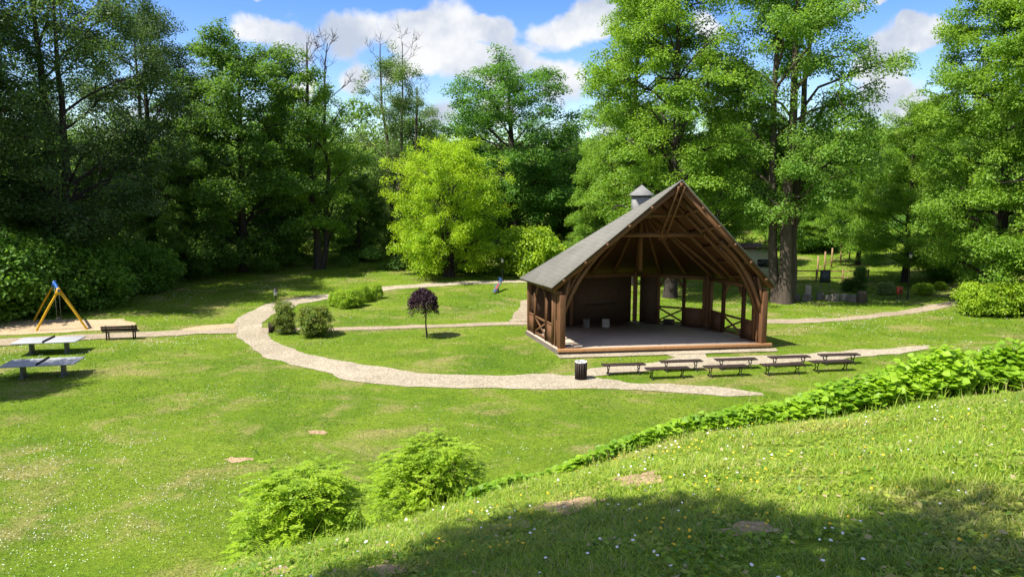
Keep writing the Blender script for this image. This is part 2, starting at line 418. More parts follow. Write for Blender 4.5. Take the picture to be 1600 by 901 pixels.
# ------------------------------------------------------------------ trees
def gen_tree(seed, H, cb, R, prof, tr, nl=26, nsub=6, rc=.9, per=150, ls=.22, flat=.55, droop=.35, up=.5, trunks=((0, 0),), bare=1.1, wob=.012, hole=0., rin=.62, foot=6, lmin=.72):
    rng = np.random.default_rng(seed)
    mb = MB(); cl = []; cr = []
    px, pv = zip(*prof)
    tpaths = []
    for k, (lx, ly) in enumerate(trunks):
        zz = np.linspace(0, H * .94, 12); w = np.cumsum(rng.normal(size=(12, 2)) * wob * H * .5, 0); w -= w[0]
        P = np.c_[w[:, 0] + lx * (zz / H) ** .8 * H + (0 if k == 0 else lx * foot), w[:, 1] + ly * (zz / H) ** .8 * H + (0 if k == 0 else ly * foot), zz]
        r0 = tr * (1 if k == 0 else .75)
        rr = r0 * (1 - zz / H) ** .75 + .02 * tr
        rr[0] *= 1.45; rr[1] *= 1.05
        # extra ring for flare
        P = np.insert(P, 1, P[0] * .75 + P[1] * .25, 0); rr = np.insert(rr, 1, rr[0] * .78)
        P[0, 2] -= .3
        mb.tube(P, rr, 10); tpaths.append(P)
    lump = rng.uniform(lmin, 1.12, 9)
    for k in range(nl):
        tp = tpaths[k % len(tpaths)]
        t = (k + rng.random()) / nl
        zt = cb + t * (H - cb); az = k * 2.39996 + rng.normal() * .5
        e = np.interp(t, px, pv)
        r = R * e * rng.uniform(.7, 1.0) * lump[int((az % 6.283) / 6.284 * 9)]
        zb = np.clip(zt - r * up * rng.uniform(.6, 1.3), cb * .55, H * .9)
        p0 = np.array([np.interp(zb, tp[:, 2], tp[:, j]) for j in range(2)] + [zb])
        axis = np.array([np.interp(zt, tp[:, 2], tp[:, j]) for j in range(2)])
        tip = np.array([axis[0] + math.cos(az) * r, axis[1] + math.sin(az) * r, zt])
        ctl = p0 * .5 + tip * .5 + np.array([0, 0, .12 * r]) + rng.normal(size=3) * .06 * r
        s = np.linspace(0, 1, 6)[:, None]
        B = (1 - s) ** 2 * p0 + 2 * s * (1 - s) * ctl + s ** 2 * tip
        B[1:-1] += rng.normal(size=(4, 3)) * .025 * r
        rl = max(.03, tr * .34 * (1 - zb / H) ** .5 * min(1, r / R + .25))
        mb.tube(B, rl * (1 - .85 * s[:, 0]), 5, False)
        dead = t > bare
        for q in range(nsub):
            f = rng.uniform(.3, 1.0)
            i = f * 5; i0 = min(4, int(i)); b = B[i0] * (1 - (i - i0)) + B[i0 + 1] * (i - i0)
            dr = np.array([math.cos(az), math.sin(az), .15]) * .55 + rng.normal(size=3) * np.array([.8, .8, .45])
            dr = dr / np.linalg.norm(dr)
            L = max(.7, R * .30) * rng.uniform(.4, 1.05)
            e2 = b + dr * L + np.array([0, 0, L * (.5 if dead else .12)])
            mb.tube([b, (b + e2) / 2 + rng.normal(size=3) * .08 * L, e2], [rl * .38 * (1 - .6 * f) + .012, rl * .2 + .01, .008], 4, False)
            if dead:
                for _ in range(2):
                    mb.tube([(b + e2) / 2, (b + e2) / 2 + rng.normal(size=3) * .3 * L + np.array([0, 0, .5 * L])], [.02, .006], 3, False)
                continue
            if rng.random() < hole: continue
            cl.append(e2); cr.append(rc * rng.uniform(.6, 1.35))
            if rng.random() < rin: cl.append((b + e2) / 2); cr.append(rc * rng.uniform(.5, 1.0))
        if not dead: cl.append(tip); cr.append(rc * rng.uniform(.7, 1.2))
    if bare > 1:
        for tp in tpaths:
            for z in (.9, .95, .985): cl.append(np.array([np.interp(z * H, tp[:, 2], tp[:, 0]), np.interp(z * H, tp[:, 2], tp[:, 1]), z * H])); cr.append(rc * .8)
    V, Fc = leaf_cloud(rng, np.array(cl), np.array(cr), per, ls, flat, droop)
    return mb, V, Fc
def tree_proto(name, leaf, bark='bark', **kw):
    mb, V, Fc = gen_tree(**kw)
    e = empty(name)
    mb.build('trunk', bark, e, smooth=True)
    c = bpy.data.objects.new('crown', npmesh('crown', V, Fc, leaf)); link(c, e)
    e['H'] = kw['H']
    return e
def gen_shrub(seed, H, R, rc, n, per, ls, flat=.6, shape=1.0, stems=9):
    """leaf clumps over a dome, stems from the base"""
    rng = np.random.default_rng(seed); mb = MB()
    a = np.arange(n) * 2.39996 + rng.normal(size=n) * .3
    t = rng.random(n); z = H * (.10 + .80 * t)
    env = np.sqrt(np.clip(1 - (np.abs(t - .38) / .72) ** 2.2, .04, 1)) ** shape
    r = R * env * np.sqrt(rng.uniform(.12, 1, n)) * rng.uniform(.8, 1.12, n)
    C = np.c_[np.cos(a) * r, np.sin(a) * r, z]
    for i in rng.choice(n, min(n, stems * 3), replace=False):
        b = np.array([*(C[i, :2] * .12), -.05])
        mb.tube([b, (b + C[i]) / 2 + rng.normal(size=3) * .06 * H + np.array([0, 0, .1 * H]), C[i]], [.02 * H * .6, .012 * H * .6, .004], 4, False)
    V, Fc = leaf_cloud(rng, C, rc * rng.uniform(.6, 1.3, n), per, ls, flat, .3, .7)
    return mb, V, Fc
def shrub_proto(name, leaf, **kw):
    mb, V, Fc = gen_shrub(**kw)
    e = empty(name); e['H'] = kw['H']
    mb.build('stem', 'bark_d', e)
    c = bpy.data.objects.new('foliage', npmesh('foliage', V, Fc, leaf)); link(c, e)
    return e

ROUND = [(0, .65), (.15, .9), (.4, 1), (.65, 1), (.85, .88), (1, .5)]
OVATE = [(0, .75), (.2, 1), (.5, .85), (.75, .55), (1, .1)]
COLUM = [(0, .7), (.2, .95), (.5, 1), (.8, .75), (1, .3)]
BROAD = [(0, .6), (.25, .9), (.55, 1), (.8, .8), (1, .25)]

# ------------------------------------------------------------------ setting
from mathutils.geometry import delaunay_2d_cdt
def inside(poly, x, y):
    poly = np.asarray(poly); c = np.zeros(np.shape(x), bool); j = len(poly) - 1
    for i in range(len(poly)):
        xi, yi = poly[i][:2]; xj, yj = poly[j][:2]
        m = ((yi > y) != (yj > y)) & (x < (xj - xi) * (y - yi) / (yj - yi + 1e-12) + xi)
        c ^= m; j = i
    return c
def sheet(name, world, mat, off, step=.4, jit=.16, kind='structure', seed=1):
    """draped ground sheet with a slightly ragged outline"""
    rng = np.random.default_rng(seed); P = np.asarray(world)[:, :2]; out = []
    for a, b in zip(P, np.roll(P, -1, 0)):
        k = max(1, int(np.linalg.norm(b - a) / step))
        for i in range(k): out.append(a + (b - a) * i / k)
    out = np.array(out); sm = np.zeros_like(out); acc = rng.normal(size=out.shape)
    for sh in (-1, 0, 1): sm += np.roll(acc, sh, 0) / 3
    out = out + sm * jit
    lo, hi = out.min(0), out.max(0)
    gx, gy = np.meshgrid(np.arange(lo[0], hi[0], step * 1.8), np.arange(lo[1], hi[1], step * 1.8))
    gx, gy = gx.ravel(), gy.ravel(); m = inside(out, gx, gy)
    pts = [Vector(p) for p in out] + [Vector((x, y)) for x, y in zip(gx[m], gy[m])]
    n = len(out); res = delaunay_2d_cdt(pts, [(i, (i + 1) % n) for i in range(n)], [], 1, 1e-5)
    v2 = np.array([tuple(v) for v in res[0]]); z = hgt(v2[:, 0], v2[:, 1]) + off
    f = [t for t in res[2]]
    c = v2[np.array(f)].mean(1); keep = inside(out, c[:, 0], c[:, 1])
    f = np.array(f)[keep]
    e1 = v2[f[:, 1]] - v2[f[:, 0]]; e2 = v2[f[:, 2]] - v2[f[:, 0]]
    flip = (e1[:, 0] * e2[:, 1] - e1[:, 1] * e2[:, 0]) < 0; f[flip] = f[flip][:, ::-1]
    o = bpy.data.objects.new(name, npmesh(name, np.c_[v2, z], f, mat, smooth=True)); link(o)
    return tag(o, kind=kind), out
gxs = np.unique(np.concatenate([np.linspace(-520, -72, 22), np.arange(-72, 72, .5), np.arange(-6, 14, .25), np.linspace(72, 520, 22)]))
gys = np.unique(np.concatenate([np.linspace(-120, -8, 12), np.arange(-8, 17, .25), np.arange(17, 100, .5), np.linspace(100, 640, 26)]))
XX, YY = np.meshgrid(gxs, gys); nx, ny = len(gxs), len(gys)
ii = (np.arange(ny - 1)[:, None] * nx + np.arange(nx - 1)[None]).ravel()
me = npmesh('ground', np.c_[XX.ravel(), YY.ravel(), hgt(XX.ravel(), YY.ravel())], np.c_[ii, ii + 1, ii + nx + 1, ii + nx], 'ground', smooth=True)
tag(link(bpy.data.objects.new('ground', me)), kind='structure')

def px_poly(pts): return [G(*p) for p in pts]
BLOCK = []
def add_sheet(*a, **k):
    o, out = sheet(*a, **k); BLOCK.append(out); return o
main_out = [(860, 436), (760, 439), (680, 441.5), (600, 448), (545, 456), (490, 462), (450, 468), (415, 477), (385, 487), (368, 499), (363, 514), (375, 533), (395, 547), (420, 560), (450, 569), (490, 577), (522, 584), (540, 593), (575, 598), (640, 603), (740, 607), (860, 607.5), (960, 609), (1060, 614), (1130, 618.5), (1196, 617)]
main_in = [(1196, 613), (1150, 607), (1080, 602), (1000, 598), (940, 593.5), (905, 586), (860, 584), (780, 587), (700, 586), (640, 580), (580, 572), (530, 564), (480, 553), (440, 542), (420, 528), (411, 514), (416, 500), (432, 487), (470, 475), (520, 466), (560, 459.5), (620, 452), (700, 446.5), (780, 442.5), (860, 440)]
add_sheet('path', px_poly(main_out + main_in), 'gravel', .02, seed=3)
add_sheet('path', px_poly([(893, 585), (930, 576), (1000, 570), (1022, 566), (1050, 557), (1030, 551), (1100, 549.5), (1107, 558), (1190, 557), (1262, 553), (1360, 546), (1450, 540), (1458, 546), (1370, 556), (1290, 563), (1200, 569), (1130, 572), (1060, 577), (990, 582), (930, 588.5)]), 'gravel', .026, seed=4)
add_sheet('path', px_poly([(408, 512), (480, 513), (560, 511), (650, 508), (740, 505), (826, 502), (826, 507), (740, 510), (650, 513), (560, 516), (480, 519), (409, 520)]), 'gravel2', .030, seed=5)
add_sheet('path', px_poly([(1190, 500), (1300, 497), (1400, 487), (1470, 474), (1508, 467.5), (1512, 475), (1460, 484), (1400, 493), (1300, 503), (1190, 506)]), 'gravel2', .02, seed=6)
add_sheet('path', px_poly([(372, 508.5), (300, 515), (230, 519), (100, 524), (-60, 534), (-60, 544), (0, 541), (100, 533), (220, 527), (300, 523), (372, 521)]), 'gravel2', .034, seed=7)
add_sheet('sand_pit', px_poly([(-80, 503), (0, 501), (120, 499), (196, 498.5), (206, 504), (208, 512), (150, 517), (60, 521), (-80, 527)]), 'sand', .02, seed=8)
add_sheet('sand_apron', px_poly([(284, 515.5), (300, 511.5), (340, 508.5), (366, 507), (366, 512), (330, 516), (300, 517)]), 'sand', .038, step=.25, seed=9)
add_sheet('sand_apron', px_poly([(798, 502), (803, 492), (812, 480), (815, 470), (840, 466), (850, 480), (850, 503), (820, 503)]), 'gravel2', .036, step=.25, seed=10)
dirts = [((1003, 746), .26, .36, .02), ((955, 719), .2, .22, .02), ((893, 790), .3, .34, .02), ((1165, 824), .25, .22, .02), ((598, 851), .16, .12, .02), ((598, 889), .2, .2, .02), ((432, 890), .15, .12, .02), ((1240, 655), .4, .3, .02), ((1075, 683), .25, .2, .02), ((860, 790), .2, .2, .02),
         ((497, 676), .3, .22, .02), ((372, 718), .42, .2, .02)]
rng = np.random.default_rng(11)
DIRT = []
for (p, a, b, off) in dirts:
    if off == 0: continue
    c = G(*p); th = np.arange(14) * 2 * math.pi / 14
    r = rng.uniform(.65, 1.25, 14)
    o, out = sheet('soil_patch', np.c_[c[0] + np.cos(th) * a * r, c[1] + np.sin(th) * b * r], 'dirt', .006, step=.06, jit=.07, seed=int(p[0])); DIRT.append(out)

# ------------------------------------------------------------------ wooden stage pavilion
FZ = .3
FL, FR = Pz(874, 546.5, FZ)[:2], Pz(1196, 537.5, FZ)[:2]
L2, VB, VR = Pz(822, 524, 0)[:2], Pz(992, 500.5, FZ)[:2], Pz(1108, 511, FZ)[:2]
L3 = VB + np.array([-4.0, -1.26])
C2 = np.array([6.95, 40.9])
A3, C3 = np.array([7.9, 35.6, 8.48]), np.array([6.95, 40.9, 7.15])
sd = (FL - L2) / np.linalg.norm(FL - L2); fd = (FR - FL) / np.linalg.norm(FR - FL)
pav = empty('stage_pavilion', (0, 0, 0), 0, 'large brown timber open air stage with steep grey gabled roof and open front', 'pavilion')
plan = [FL, FR, VR, VB, L3, L2]
def prism(mb, poly, z0, z1):
    n = len(poly); V = [(*p, z0) for p in poly] + [(*p, z1) for p in poly]
    a = sum(poly[i][0] * poly[(i + 1) % n][1] - poly[(i + 1) % n][0] * poly[i][1] for i in range(n))
    top = [n + i for i in range(n)]; bot = list(range(n))[::-1]
    side = [(i, (i + 1) % n, n + (i + 1) % n, n + i) for i in range(n)]
    if a < 0: top, bot, side = top[::-1], bot[::-1], [t[::-1] for t in side]
    mb.add(V, [top, bot] + side); return mb
prism(MB(), plan, .2, FZ).build('stage_floor', 'concrete', pav)
cen = np.mean(plan, 0)
def outw(p, k): return p + (p - cen) / np.linalg.norm(p - cen) * k
prism(MB(), [outw(p, .07) for p in plan], -.4, .197).build('plinth', 'foundation', pav)
nfd = np.array([fd[1], -fd[0]])
MB().bar([(*(FL + nfd * .06 - fd * .1), FZ - .02), (*(FR + nfd * .06 + fd * .3), FZ - .02)], .14, .16).build('front_edge', 'wood_lit', pav, bevel=.01)
apron = [FL + nfd * .1 - fd * .2, FR + nfd * .1 + fd * .5, FR + nfd * .75 + fd * .3, FL + nfd * .75 - fd * .1]
ap, out = sheet('stage_apron', [(*p, 0) for p in apron], 'gravel', .045, step=.3, jit=.03, seed=21); BLOCK.append(out)
BLOCK.append(np.array([outw(p, .25) for p in plan]))

EZ = 3.15
def eave(p, k=1.08, z=EZ): return np.array([*(C2 + (p - C2) * k), z])
L2e, L3e, VBe, VRe = eave(L2, 1.08), eave(L3), eave(VB), eave(VR, 1.08)
L2e = Py(812, 434, 41.0); 
FLe, FRe = Py(862, 449, 35.9), Py(1212.5, 446.5, 37.3)
TRI = [(L2e, FLe, A3), (L2e, A3, C3), (FRe, VRe, A3), (VRe, C3, A3), (C3, L3e, L2e), (C3, VBe, L3e), (C3, VRe, VBe)]
def shell(tris, d0, d1):
    """closed slab following the roof facets from d0 to d1 below the surface"""
    keys = []; idx = {}; F = []
    for t in tris:
        f = []
        for p in t:
            k = tuple(np.round(p, 4))
            if k not in idx: idx[k] = len(keys); keys.append(np.array(p))
            f.append(idx[k])
        nn = np.cross(keys[f[1]] - keys[f[0]], keys[f[2]] - keys[f[0]])
        F.append(f if nn[2] > 0 else f[::-1])
    n = len(keys); V = [k - (0, 0, d0) for k in keys] + [k - (0, 0, d1) for k in keys]
    E = {}
    for f in F:
        for a, b in zip(f, f[1:] + f[:1]): E[(a, b)] = 1
    fs = [tuple(f) for f in F] + [tuple(i + n for i in f[::-1]) for f in F]
    fs += [(b, a, a + n, b + n) for (a, b) in E if (b, a) not in E]
    return MB().add(V, fs)
def shrink(t, k=.012):
    out = []
    for p in t:
        q = np.array(p, float); q[:2] = q[:2] + (np.array([7.2, 39.3]) - q[:2]) * k; out.append(q)
    return out
shell(TRI, 0, .07).build('roof', 'roof', pav)
shell([shrink(t) for t in TRI], .073, .12).build('roof_boarding', 'soffit', pav)
D = lambda p, d: np.array(p) - (0, 0, d)
def lerp(a, b, t): return np.array(a) * (1 - t) + np.array(b) * t
# rafters parallel to the verge, each with its mate on the other slope
for i, t in enumerate((.03, .2, .36, .62)):
    top = lerp(A3, C3, t)
    for e0, e1 in ((FLe, L2e), (FRe, VRe)):
        ev = lerp(e0, e1, t * .95)
        w = .14 if i else .06
        MB().bar([D(lerp(ev, top, .02), .22), D(lerp(ev, top, .985), .24)], w, .2 if i else .24).build('rafter' if i else 'bargeboard', 'wood', pav)
# purlins running under the verge
for e0, e1 in ((FLe, L2e), (FRe, VRe)):
    for t in (.1, .27, .44, .61, .78):
        MB().bar([D(lerp(e0, A3, t), .19), D(lerp(lerp(e0, e1, .6), lerp(A3, C3, .6), t), .19)], .13, .13).build('purlin', 'wood', pav)
MB().bar([D(A3, .24), D(C3, .24)], .16, .2).build('ridge_beam', 'wood', pav)
# radiating rafters of the apse
for e in (L2e, lerp(L2e, L3e, .5), L3e, lerp(L3e, VBe, .33), lerp(L3e, VBe, .67), VBe, lerp(VBe, VRe, .33), lerp(VBe, VRe, .67), VRe, lerp(VRe, FRe, .25), lerp(L2e, FLe, .25)):
    MB().bar([D(lerp(e, C3, .03), .22), D(lerp(e, C3, .97), .26)], .11, .18).build('radial_rafter', 'wood', pav)
MB().tube([D(C3, .2), (C3[0], C3[1], 3.6)], .12, 8).build('king_post', 'wood', pav)
# posts
PZ = 3.05
def inset(p, k=.2): return p + (cen - p) / np.linalg.norm(cen - p) * k
def post(p, z1=PZ, w=.2, mat='wood'):
    return MB().bar([(*p, FZ), (*p, z1)], w, w, up=(*sd, 0)).build('post', mat, pav, bevel=.012)
def rib(a, b, bulge, w=.15, h=.2, mat='wood', n=9, name='brace'):
    """curved brace from a to b bulging towards bulge"""
    a, b = np.array(a, float), np.array(b, float); c = np.array(bulge, float); s = np.linspace(0, 1, n)[:, None]
    P = (1 - s) ** 2 * a + 2 * s * (1 - s) * c + s ** 2 * b
    return MB().bar(P, w, h, up=(*nfd, 0)).build(name, mat, pav)
corner = {k: inset(v, .17) for k, v in dict(FL=FL, FR=FR, L2=L2, L3=L3, VB=VB, VR=VR).items()}
for k in corner: post(corner[k], 2.98 if k in ('FL', 'FR') else 3.2, .29 if k in ('FL', 'FR') else .2)
FLp, FRp = corner['FL'], corner['FR']
T0 = .22
def rafter_pt(e0, e1, t, k): return D(lerp(lerp(e0, e1, t * .95), lerp(A3, C3, t), k), .36)
for (pp, e0, e1, s_) in ((FLp, FLe, L2e, 1), (FRp, FRe, VRe, -1)):
    for t, q in ((.1, 0), (.22, 1)):
        base = np.array([*(pp + fd * s_ * .02 - sd * (.1 + .45 * q)), 1.75])
        tip = rafter_pt(e0, e1, t + .05, .52 - .06 * q)
        mid = (base + tip) / 2 + np.array([*(-fd * s_ * .45), .55])
        rib(base, tip, mid, .16, .22)
    # short struts under the eave
    for q in (0, .5): MB().bar([(*(pp - sd * q), 2.0), rafter_pt(e0, e1, .06 + q * .12, .16)], .12, .15, up=(*nfd, 0)).build('brace', 'wood', pav)
    # doubled posts beside the corner, boarded in between
    for q in (.42, .8): post(pp - sd * q, 3.15, .15)
    MB().bar([(*(pp - sd * .2), .95), (*(pp - sd * .75), .95)], .05, 1.3).build('boarded_panel', 'panel', pav)
# collar beams of the front truss
for z in (5.75, 6.72):
    ends = []
    for e0, e1 in ((FLe, L2e), (FRe, VRe)):
        lo, hi = lerp(e0, e1, .34), lerp(A3, C3, .36); k = (z - lo[2] + .3) / (hi[2] - lo[2]); ends.append(np.array([*lerp(lo, hi, k)[:2], z]))
    MB().bar(ends, .16, .2).build('collar_beam', 'wood', pav)
for k in (-.14, .14):
    MB().bar([D(A3 + (k * fd[0], k * fd[1], 0), .35), (7.5 + k, 38.0, 5.5)], .09, .11).build('strut', 'wood', pav)
# walls
def frame_wall(a, b, bays, full=False):
    a, b = inset(a, .14), inset(b, .14); d = (b - a) / np.linalg.norm(b - a); L = np.linalg.norm(b - a)
    P = lambda t, z: np.array([*(a + d * L * t), z])
    MB().bar([P(.0, PZ), P(1, PZ)], .16, .2).build('wall_plate', 'wood', pav)
    for (t0, t1, kind) in bays:
        if kind == 'solid':
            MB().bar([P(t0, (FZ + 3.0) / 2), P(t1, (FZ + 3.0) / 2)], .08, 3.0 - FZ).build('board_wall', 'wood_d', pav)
        elif kind == 'panel':
            MB().bar([P(t0, FZ + .48), P(t1, FZ + .48)], .06, .96).build('boarded_panel', 'panel', pav)
            MB().bar([P(t0, FZ + 1.0), P(t1, FZ + 1.0)], .1, .08).build('rail', 'wood', pav)
        elif kind == 'x':
            m = MB(); m.bar([P(t0, FZ + .97), P(t1, FZ + .97)], .09, .1).bar([P(t0, FZ + .12), P(t1, FZ + .12)], .09, .1)
            m.bar([P(t0, FZ + .16), P(t1, FZ + .92)], .06, .09); m.bar([P(t0, FZ + .92), P(t1, FZ + .16)], .064, .09)
            m.build('cross_rail', 'wood', pav)
        if kind in ('panel', 'x'):
            for t in (t0, t1):
                if .04 < t < .96:
                    MB().bar([P(t, FZ), P(t, PZ)], .16, .16, up=(*d, 0)).build('post', 'wood', pav)
            for (t, q) in (((t0, .3), (t1, -.3)) if kind == 'x' else ()):
                MB().bar([P(t, 2.35), P(t + q * min(1, (t1 - t0)) * .9, PZ - .08)], .09, .12).build('knee_brace', 'wood', pav)
frame_wall(FL, L2, [(.22, .42, 'panel'), (.42, .78, 'x'), (.78, .985, 'panel')])
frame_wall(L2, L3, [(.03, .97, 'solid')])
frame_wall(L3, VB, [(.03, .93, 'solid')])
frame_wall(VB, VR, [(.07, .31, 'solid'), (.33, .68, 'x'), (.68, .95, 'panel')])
frame_wall(VR, FR, [(.06, .3, 'panel'), (.3, .66, 'x'), (.66, .85, 'panel')])
# roof vent on the apex
cup = Py(1002, 326, 40.9)
ca = math.atan2(fd[1], fd[0])
cv = MB().box((cup[0], cup[1], 7.0), (.86, .86, 1.1), ca).build('roof_vent', 'felt_l', pav)
MB().box((cup[0], cup[1], 7.585), (.8, .8, .075), ca).build('vent_gap', 'black', cv)
m = MB(); ca_, sa_ = math.cos(ca), math.sin(ca); hw = .55
cs = [(cup[0] + ca_ * x - sa_ * y, cup[1] + sa_ * x + ca_ * y, 7.62) for x, y in ((-hw, -hw), (hw, -hw), (hw, hw), (-hw, hw))]
m.add(cs + [(c[0], c[1], 7.67) for c in cs] + [(cup[0], cup[1], 8.2)], [(3, 2, 1, 0), (0, 1, 5, 4), (1, 2, 6, 5), (2, 3, 7, 6), (3, 0, 4, 7), (4, 5, 8), (5, 6, 8), (6, 7, 8), (7, 4, 8)])
m.build('vent_cap', 'felt', cv)
# things standing in the pavilion
tb = empty('bar_table', (*Pz(936, 504, FZ)[:2], FZ), math.atan2(.3, .95), 'tall narrow dark table against the back wall of the stage', 'table')
MB().box((0, 0, 1.12), (1.85, .45, .07)).build('tabletop', 'bench', tb, bevel=.01)
MB().tube([(0, 0, .03), (0, 0, 1.09)], .05).build('leg', 'iron', tb); MB().lathe([(.24, 0), (.24, .03), (.06, .05)]).build('base', 'iron', tb)
def block(name, pos, r, h, mat, label, cat, seed, rz=0, group=None, rough=.10, n=10):
    """rough hewn stump or stone, one mesh"""
    rg = np.random.default_rng(seed); m = MB(); V = []; K = 6
    w = rg.normal(size=(K, n)) * rough * .4 + rg.normal(size=n) * rough
    prof = [(1.05, 0), (1.03, .25), (1.0, .6), (.97, .9), (.9, 1.0), (.5, 1.02)]
    for i, (k, z) in enumerate(prof):
        for j in range(n):
            a = 2 * math.pi * j / n; rr = r * k * (1 + w[i, j]); V.append((rr * math.cos(a), rr * math.sin(a) * .9, z * h * (1 + .04 * rg.normal()) - (.08 if i == 0 else 0)))
    fs = [(i * n + j, i * n + (j + 1) % n, (i + 1) * n + (j + 1) % n, (i + 1) * n + j) for i in range(K - 1) for j in range(n)]
    fs += [tuple((K - 1) * n + j for j in range(n))]
    m.add(V, fs); o = m.build(name, mat, smooth=True); o.location = pos; o.rotation_euler = (0, 0, rz)
    return tag(o, label, cat, group)
block('log_stool', Pz(916, 511, FZ), .19, .47, 'boulder', 'dark stump stool on the stage floor, left of the paler one', 'stool', 1, group='stump stools on the stage')
block('log_stool', Pz(946, 510.5, FZ), .21, .44, 'stone', 'pale grey stump stool on the stage floor below the dark table', 'stool', 2, group='stump stools on the stage')
o = MB().box((0, 0, .13), (.62, .28, .26)).build('wooden_box', 'bench', bevel=.015); o.location = Pz(1045, 505.5, FZ); o.rotation_euler = (0, 0, -.4); tag(o, 'low dark box on the stage floor below the crossed railing', 'box')

# ------------------------------------------------------------------ benches in front of the stage
def bench_proto():
    e = empty('park_bench', (0, 0, 0), 0, 'x', 'bench', 'backless benches in front of the stage')
    m = MB()
    for k in range(4): m.box((0, -.16 + .107 * k, .445), (1.92, .095, .04))
    m.build('seat', 'bench', e, bevel=.006)
    for sx in (-.68, .68):
        m = MB()
        for s in (-1, 1):
            pts = [(sx, s * .03, .40), (sx, s * .13, .385), (sx, s * .15, .32), (sx, s * .09, .24), (sx, s * .08, .17), (sx, s * .13, .08), (sx, s * .20, .03), (sx, s * .235, .02)]
            m.tube(pts, [.022, .025, .026, .024, .024, .026, .028, .03], 7)
        m.bar([(sx, -.2, .41), (sx, .2, .41)], .05, .03); m.tube([(sx, -.09, .22), (sx, .09, .22)], .018, 6)
        m.build('leg', 'iron', e, smooth=True)
    return e
bp = bench_proto(); ba = math.atan2(fd[1], fd[0])
far = [(974, 584.5, 'bench nearest the stage steps path at the left end of the rear row, beside the litter bin'), (1063.5, 579, 'second bench from the litter bin in the row nearer the stage'), (1149, 576, 'middle bench of the row nearer the stage, on the gravel edge'),
       (1232, 572, 'bench nearer the stage, fourth along from the litter bin'), (1310, 568.5, 'rightmost bench of the row nearer the stage, end hidden by large leaves')]
near = [(1042, 590.5, 'leftmost bench of the row farther from the stage, standing on grass'), (1133, 587.5, 'second bench of the row farther from the stage, standing on grass'), (1222, 584.5, 'third bench of the grassy row, right behind tall grass stalks'), (1298, 579.5, 'bench half hidden behind the big leaved plants')]
far[0] = (974, 584.5, 'leftmost bench of the row nearer the stage, closest to the litter bin')
for i, (x, y, l) in enumerate(far + near): place(bp, i == 0, G(x, y), ba, 1, l)
# litter bins
def litter_bin(pos, label, r=.24, h=.78, liner=True, rz=0):
    e = empty('litter_bin', pos, rz, label, 'bin')
    MB().lathe([(r * .86, .04), (r * .86, h * .93)], sides=18).build('drum', 'iron', e, smooth=True)
    m = MB()
    for k in range(15):
        a = 2 * math.pi * k / 15; m.bar([(r * math.cos(a), r * math.sin(a), .0), (r * 1.04 * math.cos(a), r * 1.04 * math.sin(a), h * .95)], .072, .03, up=(math.cos(a), math.sin(a), 0))
    m.build('slats', 'bench', e)
    if liner:
        rg = np.random.default_rng(3); m = MB(); V = []; n = 22
        for i, (k, z) in enumerate(((.93, h * .9), (1.0, h * .95), (1.05, h * .98), (.97, h * 1.01), (.86, h * .97), (.8, h * .8))):
            for j in range(n):
                a = 2 * math.pi * j / n; w = 1 + .07 * rg.normal() * (i in (2, 3)); V.append((r * k * w * math.cos(a), r * k * w * math.sin(a), z + .02 * rg.normal() * (i in (2, 3))))
        m.add(V, [(i * n + j, i * n + (j + 1) % n, (i + 1) * n + (j + 1) % n, (i + 1) * n + j) for i in range(5) for j in range(n)])
        m.build('bin_bag', 'liner', e, smooth=True)
    return e
litter_bin(G(907.5, 592), 'round dark slatted litter bin with white bag on the gravel path')
litter_bin(G(426, 519), 'small dark litter bin beside the upright bush at the path corner', .2, .6, False)

# ------------------------------------------------------------------ left: tables, swing, bench
def tt_table(pos, rz, label):
    e = empty('table_tennis_table', pos, rz, label, 'game table', 'grey outdoor game tables'); e.scale = (.92, .86, .86)
    m = MB()
    for s in (-1, 1): m.box((s * .79, 0, .735), (1.57, 1.66, .06))
    m.build('tabletop', 'table', e, bevel=.012)
    MB().box((0, 0, .815), (.025, 1.72, .10)).build('net', 'iron', e)
    for s in (-1, 1):
        m = MB()
        m.box((s * .86, 0, .36), (.10, .5, .7)); m.box((s * .86, 0, .012), (.22, .7, .05)); m.box((s * .86, 0, .68), (.16, 1.2, .05)); m.build('leg', 'steel', e, bevel=.008)
tt_table(onY(69, 32.0), rad(12), 'grey game table standing nearer, edge of tree shadow on its left half')
tt_table(onY(78, 36.5), rad(10), 'grey game table farther away beside the path, dark net across its middle')
pb = empty('park_bench', G(188, 531), rad(10), 'brown bench with backrest beside the sand pit, seen from behind', 'bench')
m = MB(); [m.box((0, .1 + .12 * k, .44), (1.8, .1, .04)) for k in range(3)]; m.build('seat', 'bench', pb)
m = MB(); [m.box((0, -.05 - .03 * k, .58 + .14 * k), (1.8, .03, .12)) for k in range(2)]; m.build('backrest', 'bench', pb)
for s in (-.66, .66): MB().bar([(s, 0, 0), (s, 0, .42), (s, -.07, .8)], .06, .06, up=(1, 0, 0)).bar([(s, .34, 0), (s, .34, .42)], .06, .06, up=(1, 0, 0)).bar([(s, 0, .4), (s, .36, .4)], .05, .05).build('leg', 'iron', pb)
sw = empty('swing_set', (0, 0, 0), 0, 'yellow A-frame swing with blue top beam on the sand', 'swing')
n1, n2 = G(55, 517), G(138, 515); f1 = G(51, 502); sh = f1 - n1; f2 = n2 + sh
apn = (n1 + n2) / 2 + (0, 0, 2.28); apf = apn + sh
for a, b, t in ((n1, n2, apn), (f1, f2, apf)):
    for q in (a, b): MB().tube([q - (0, 0, .1), lerp(q, t, .5), t], .062, 10).build('leg', 'yellow', sw, smooth=True)
MB().tube([apn + (apn - apf) * .04, apf - (apn - apf) * .04], .07, 10).build('top_beam', 'blue', sw, smooth=True)
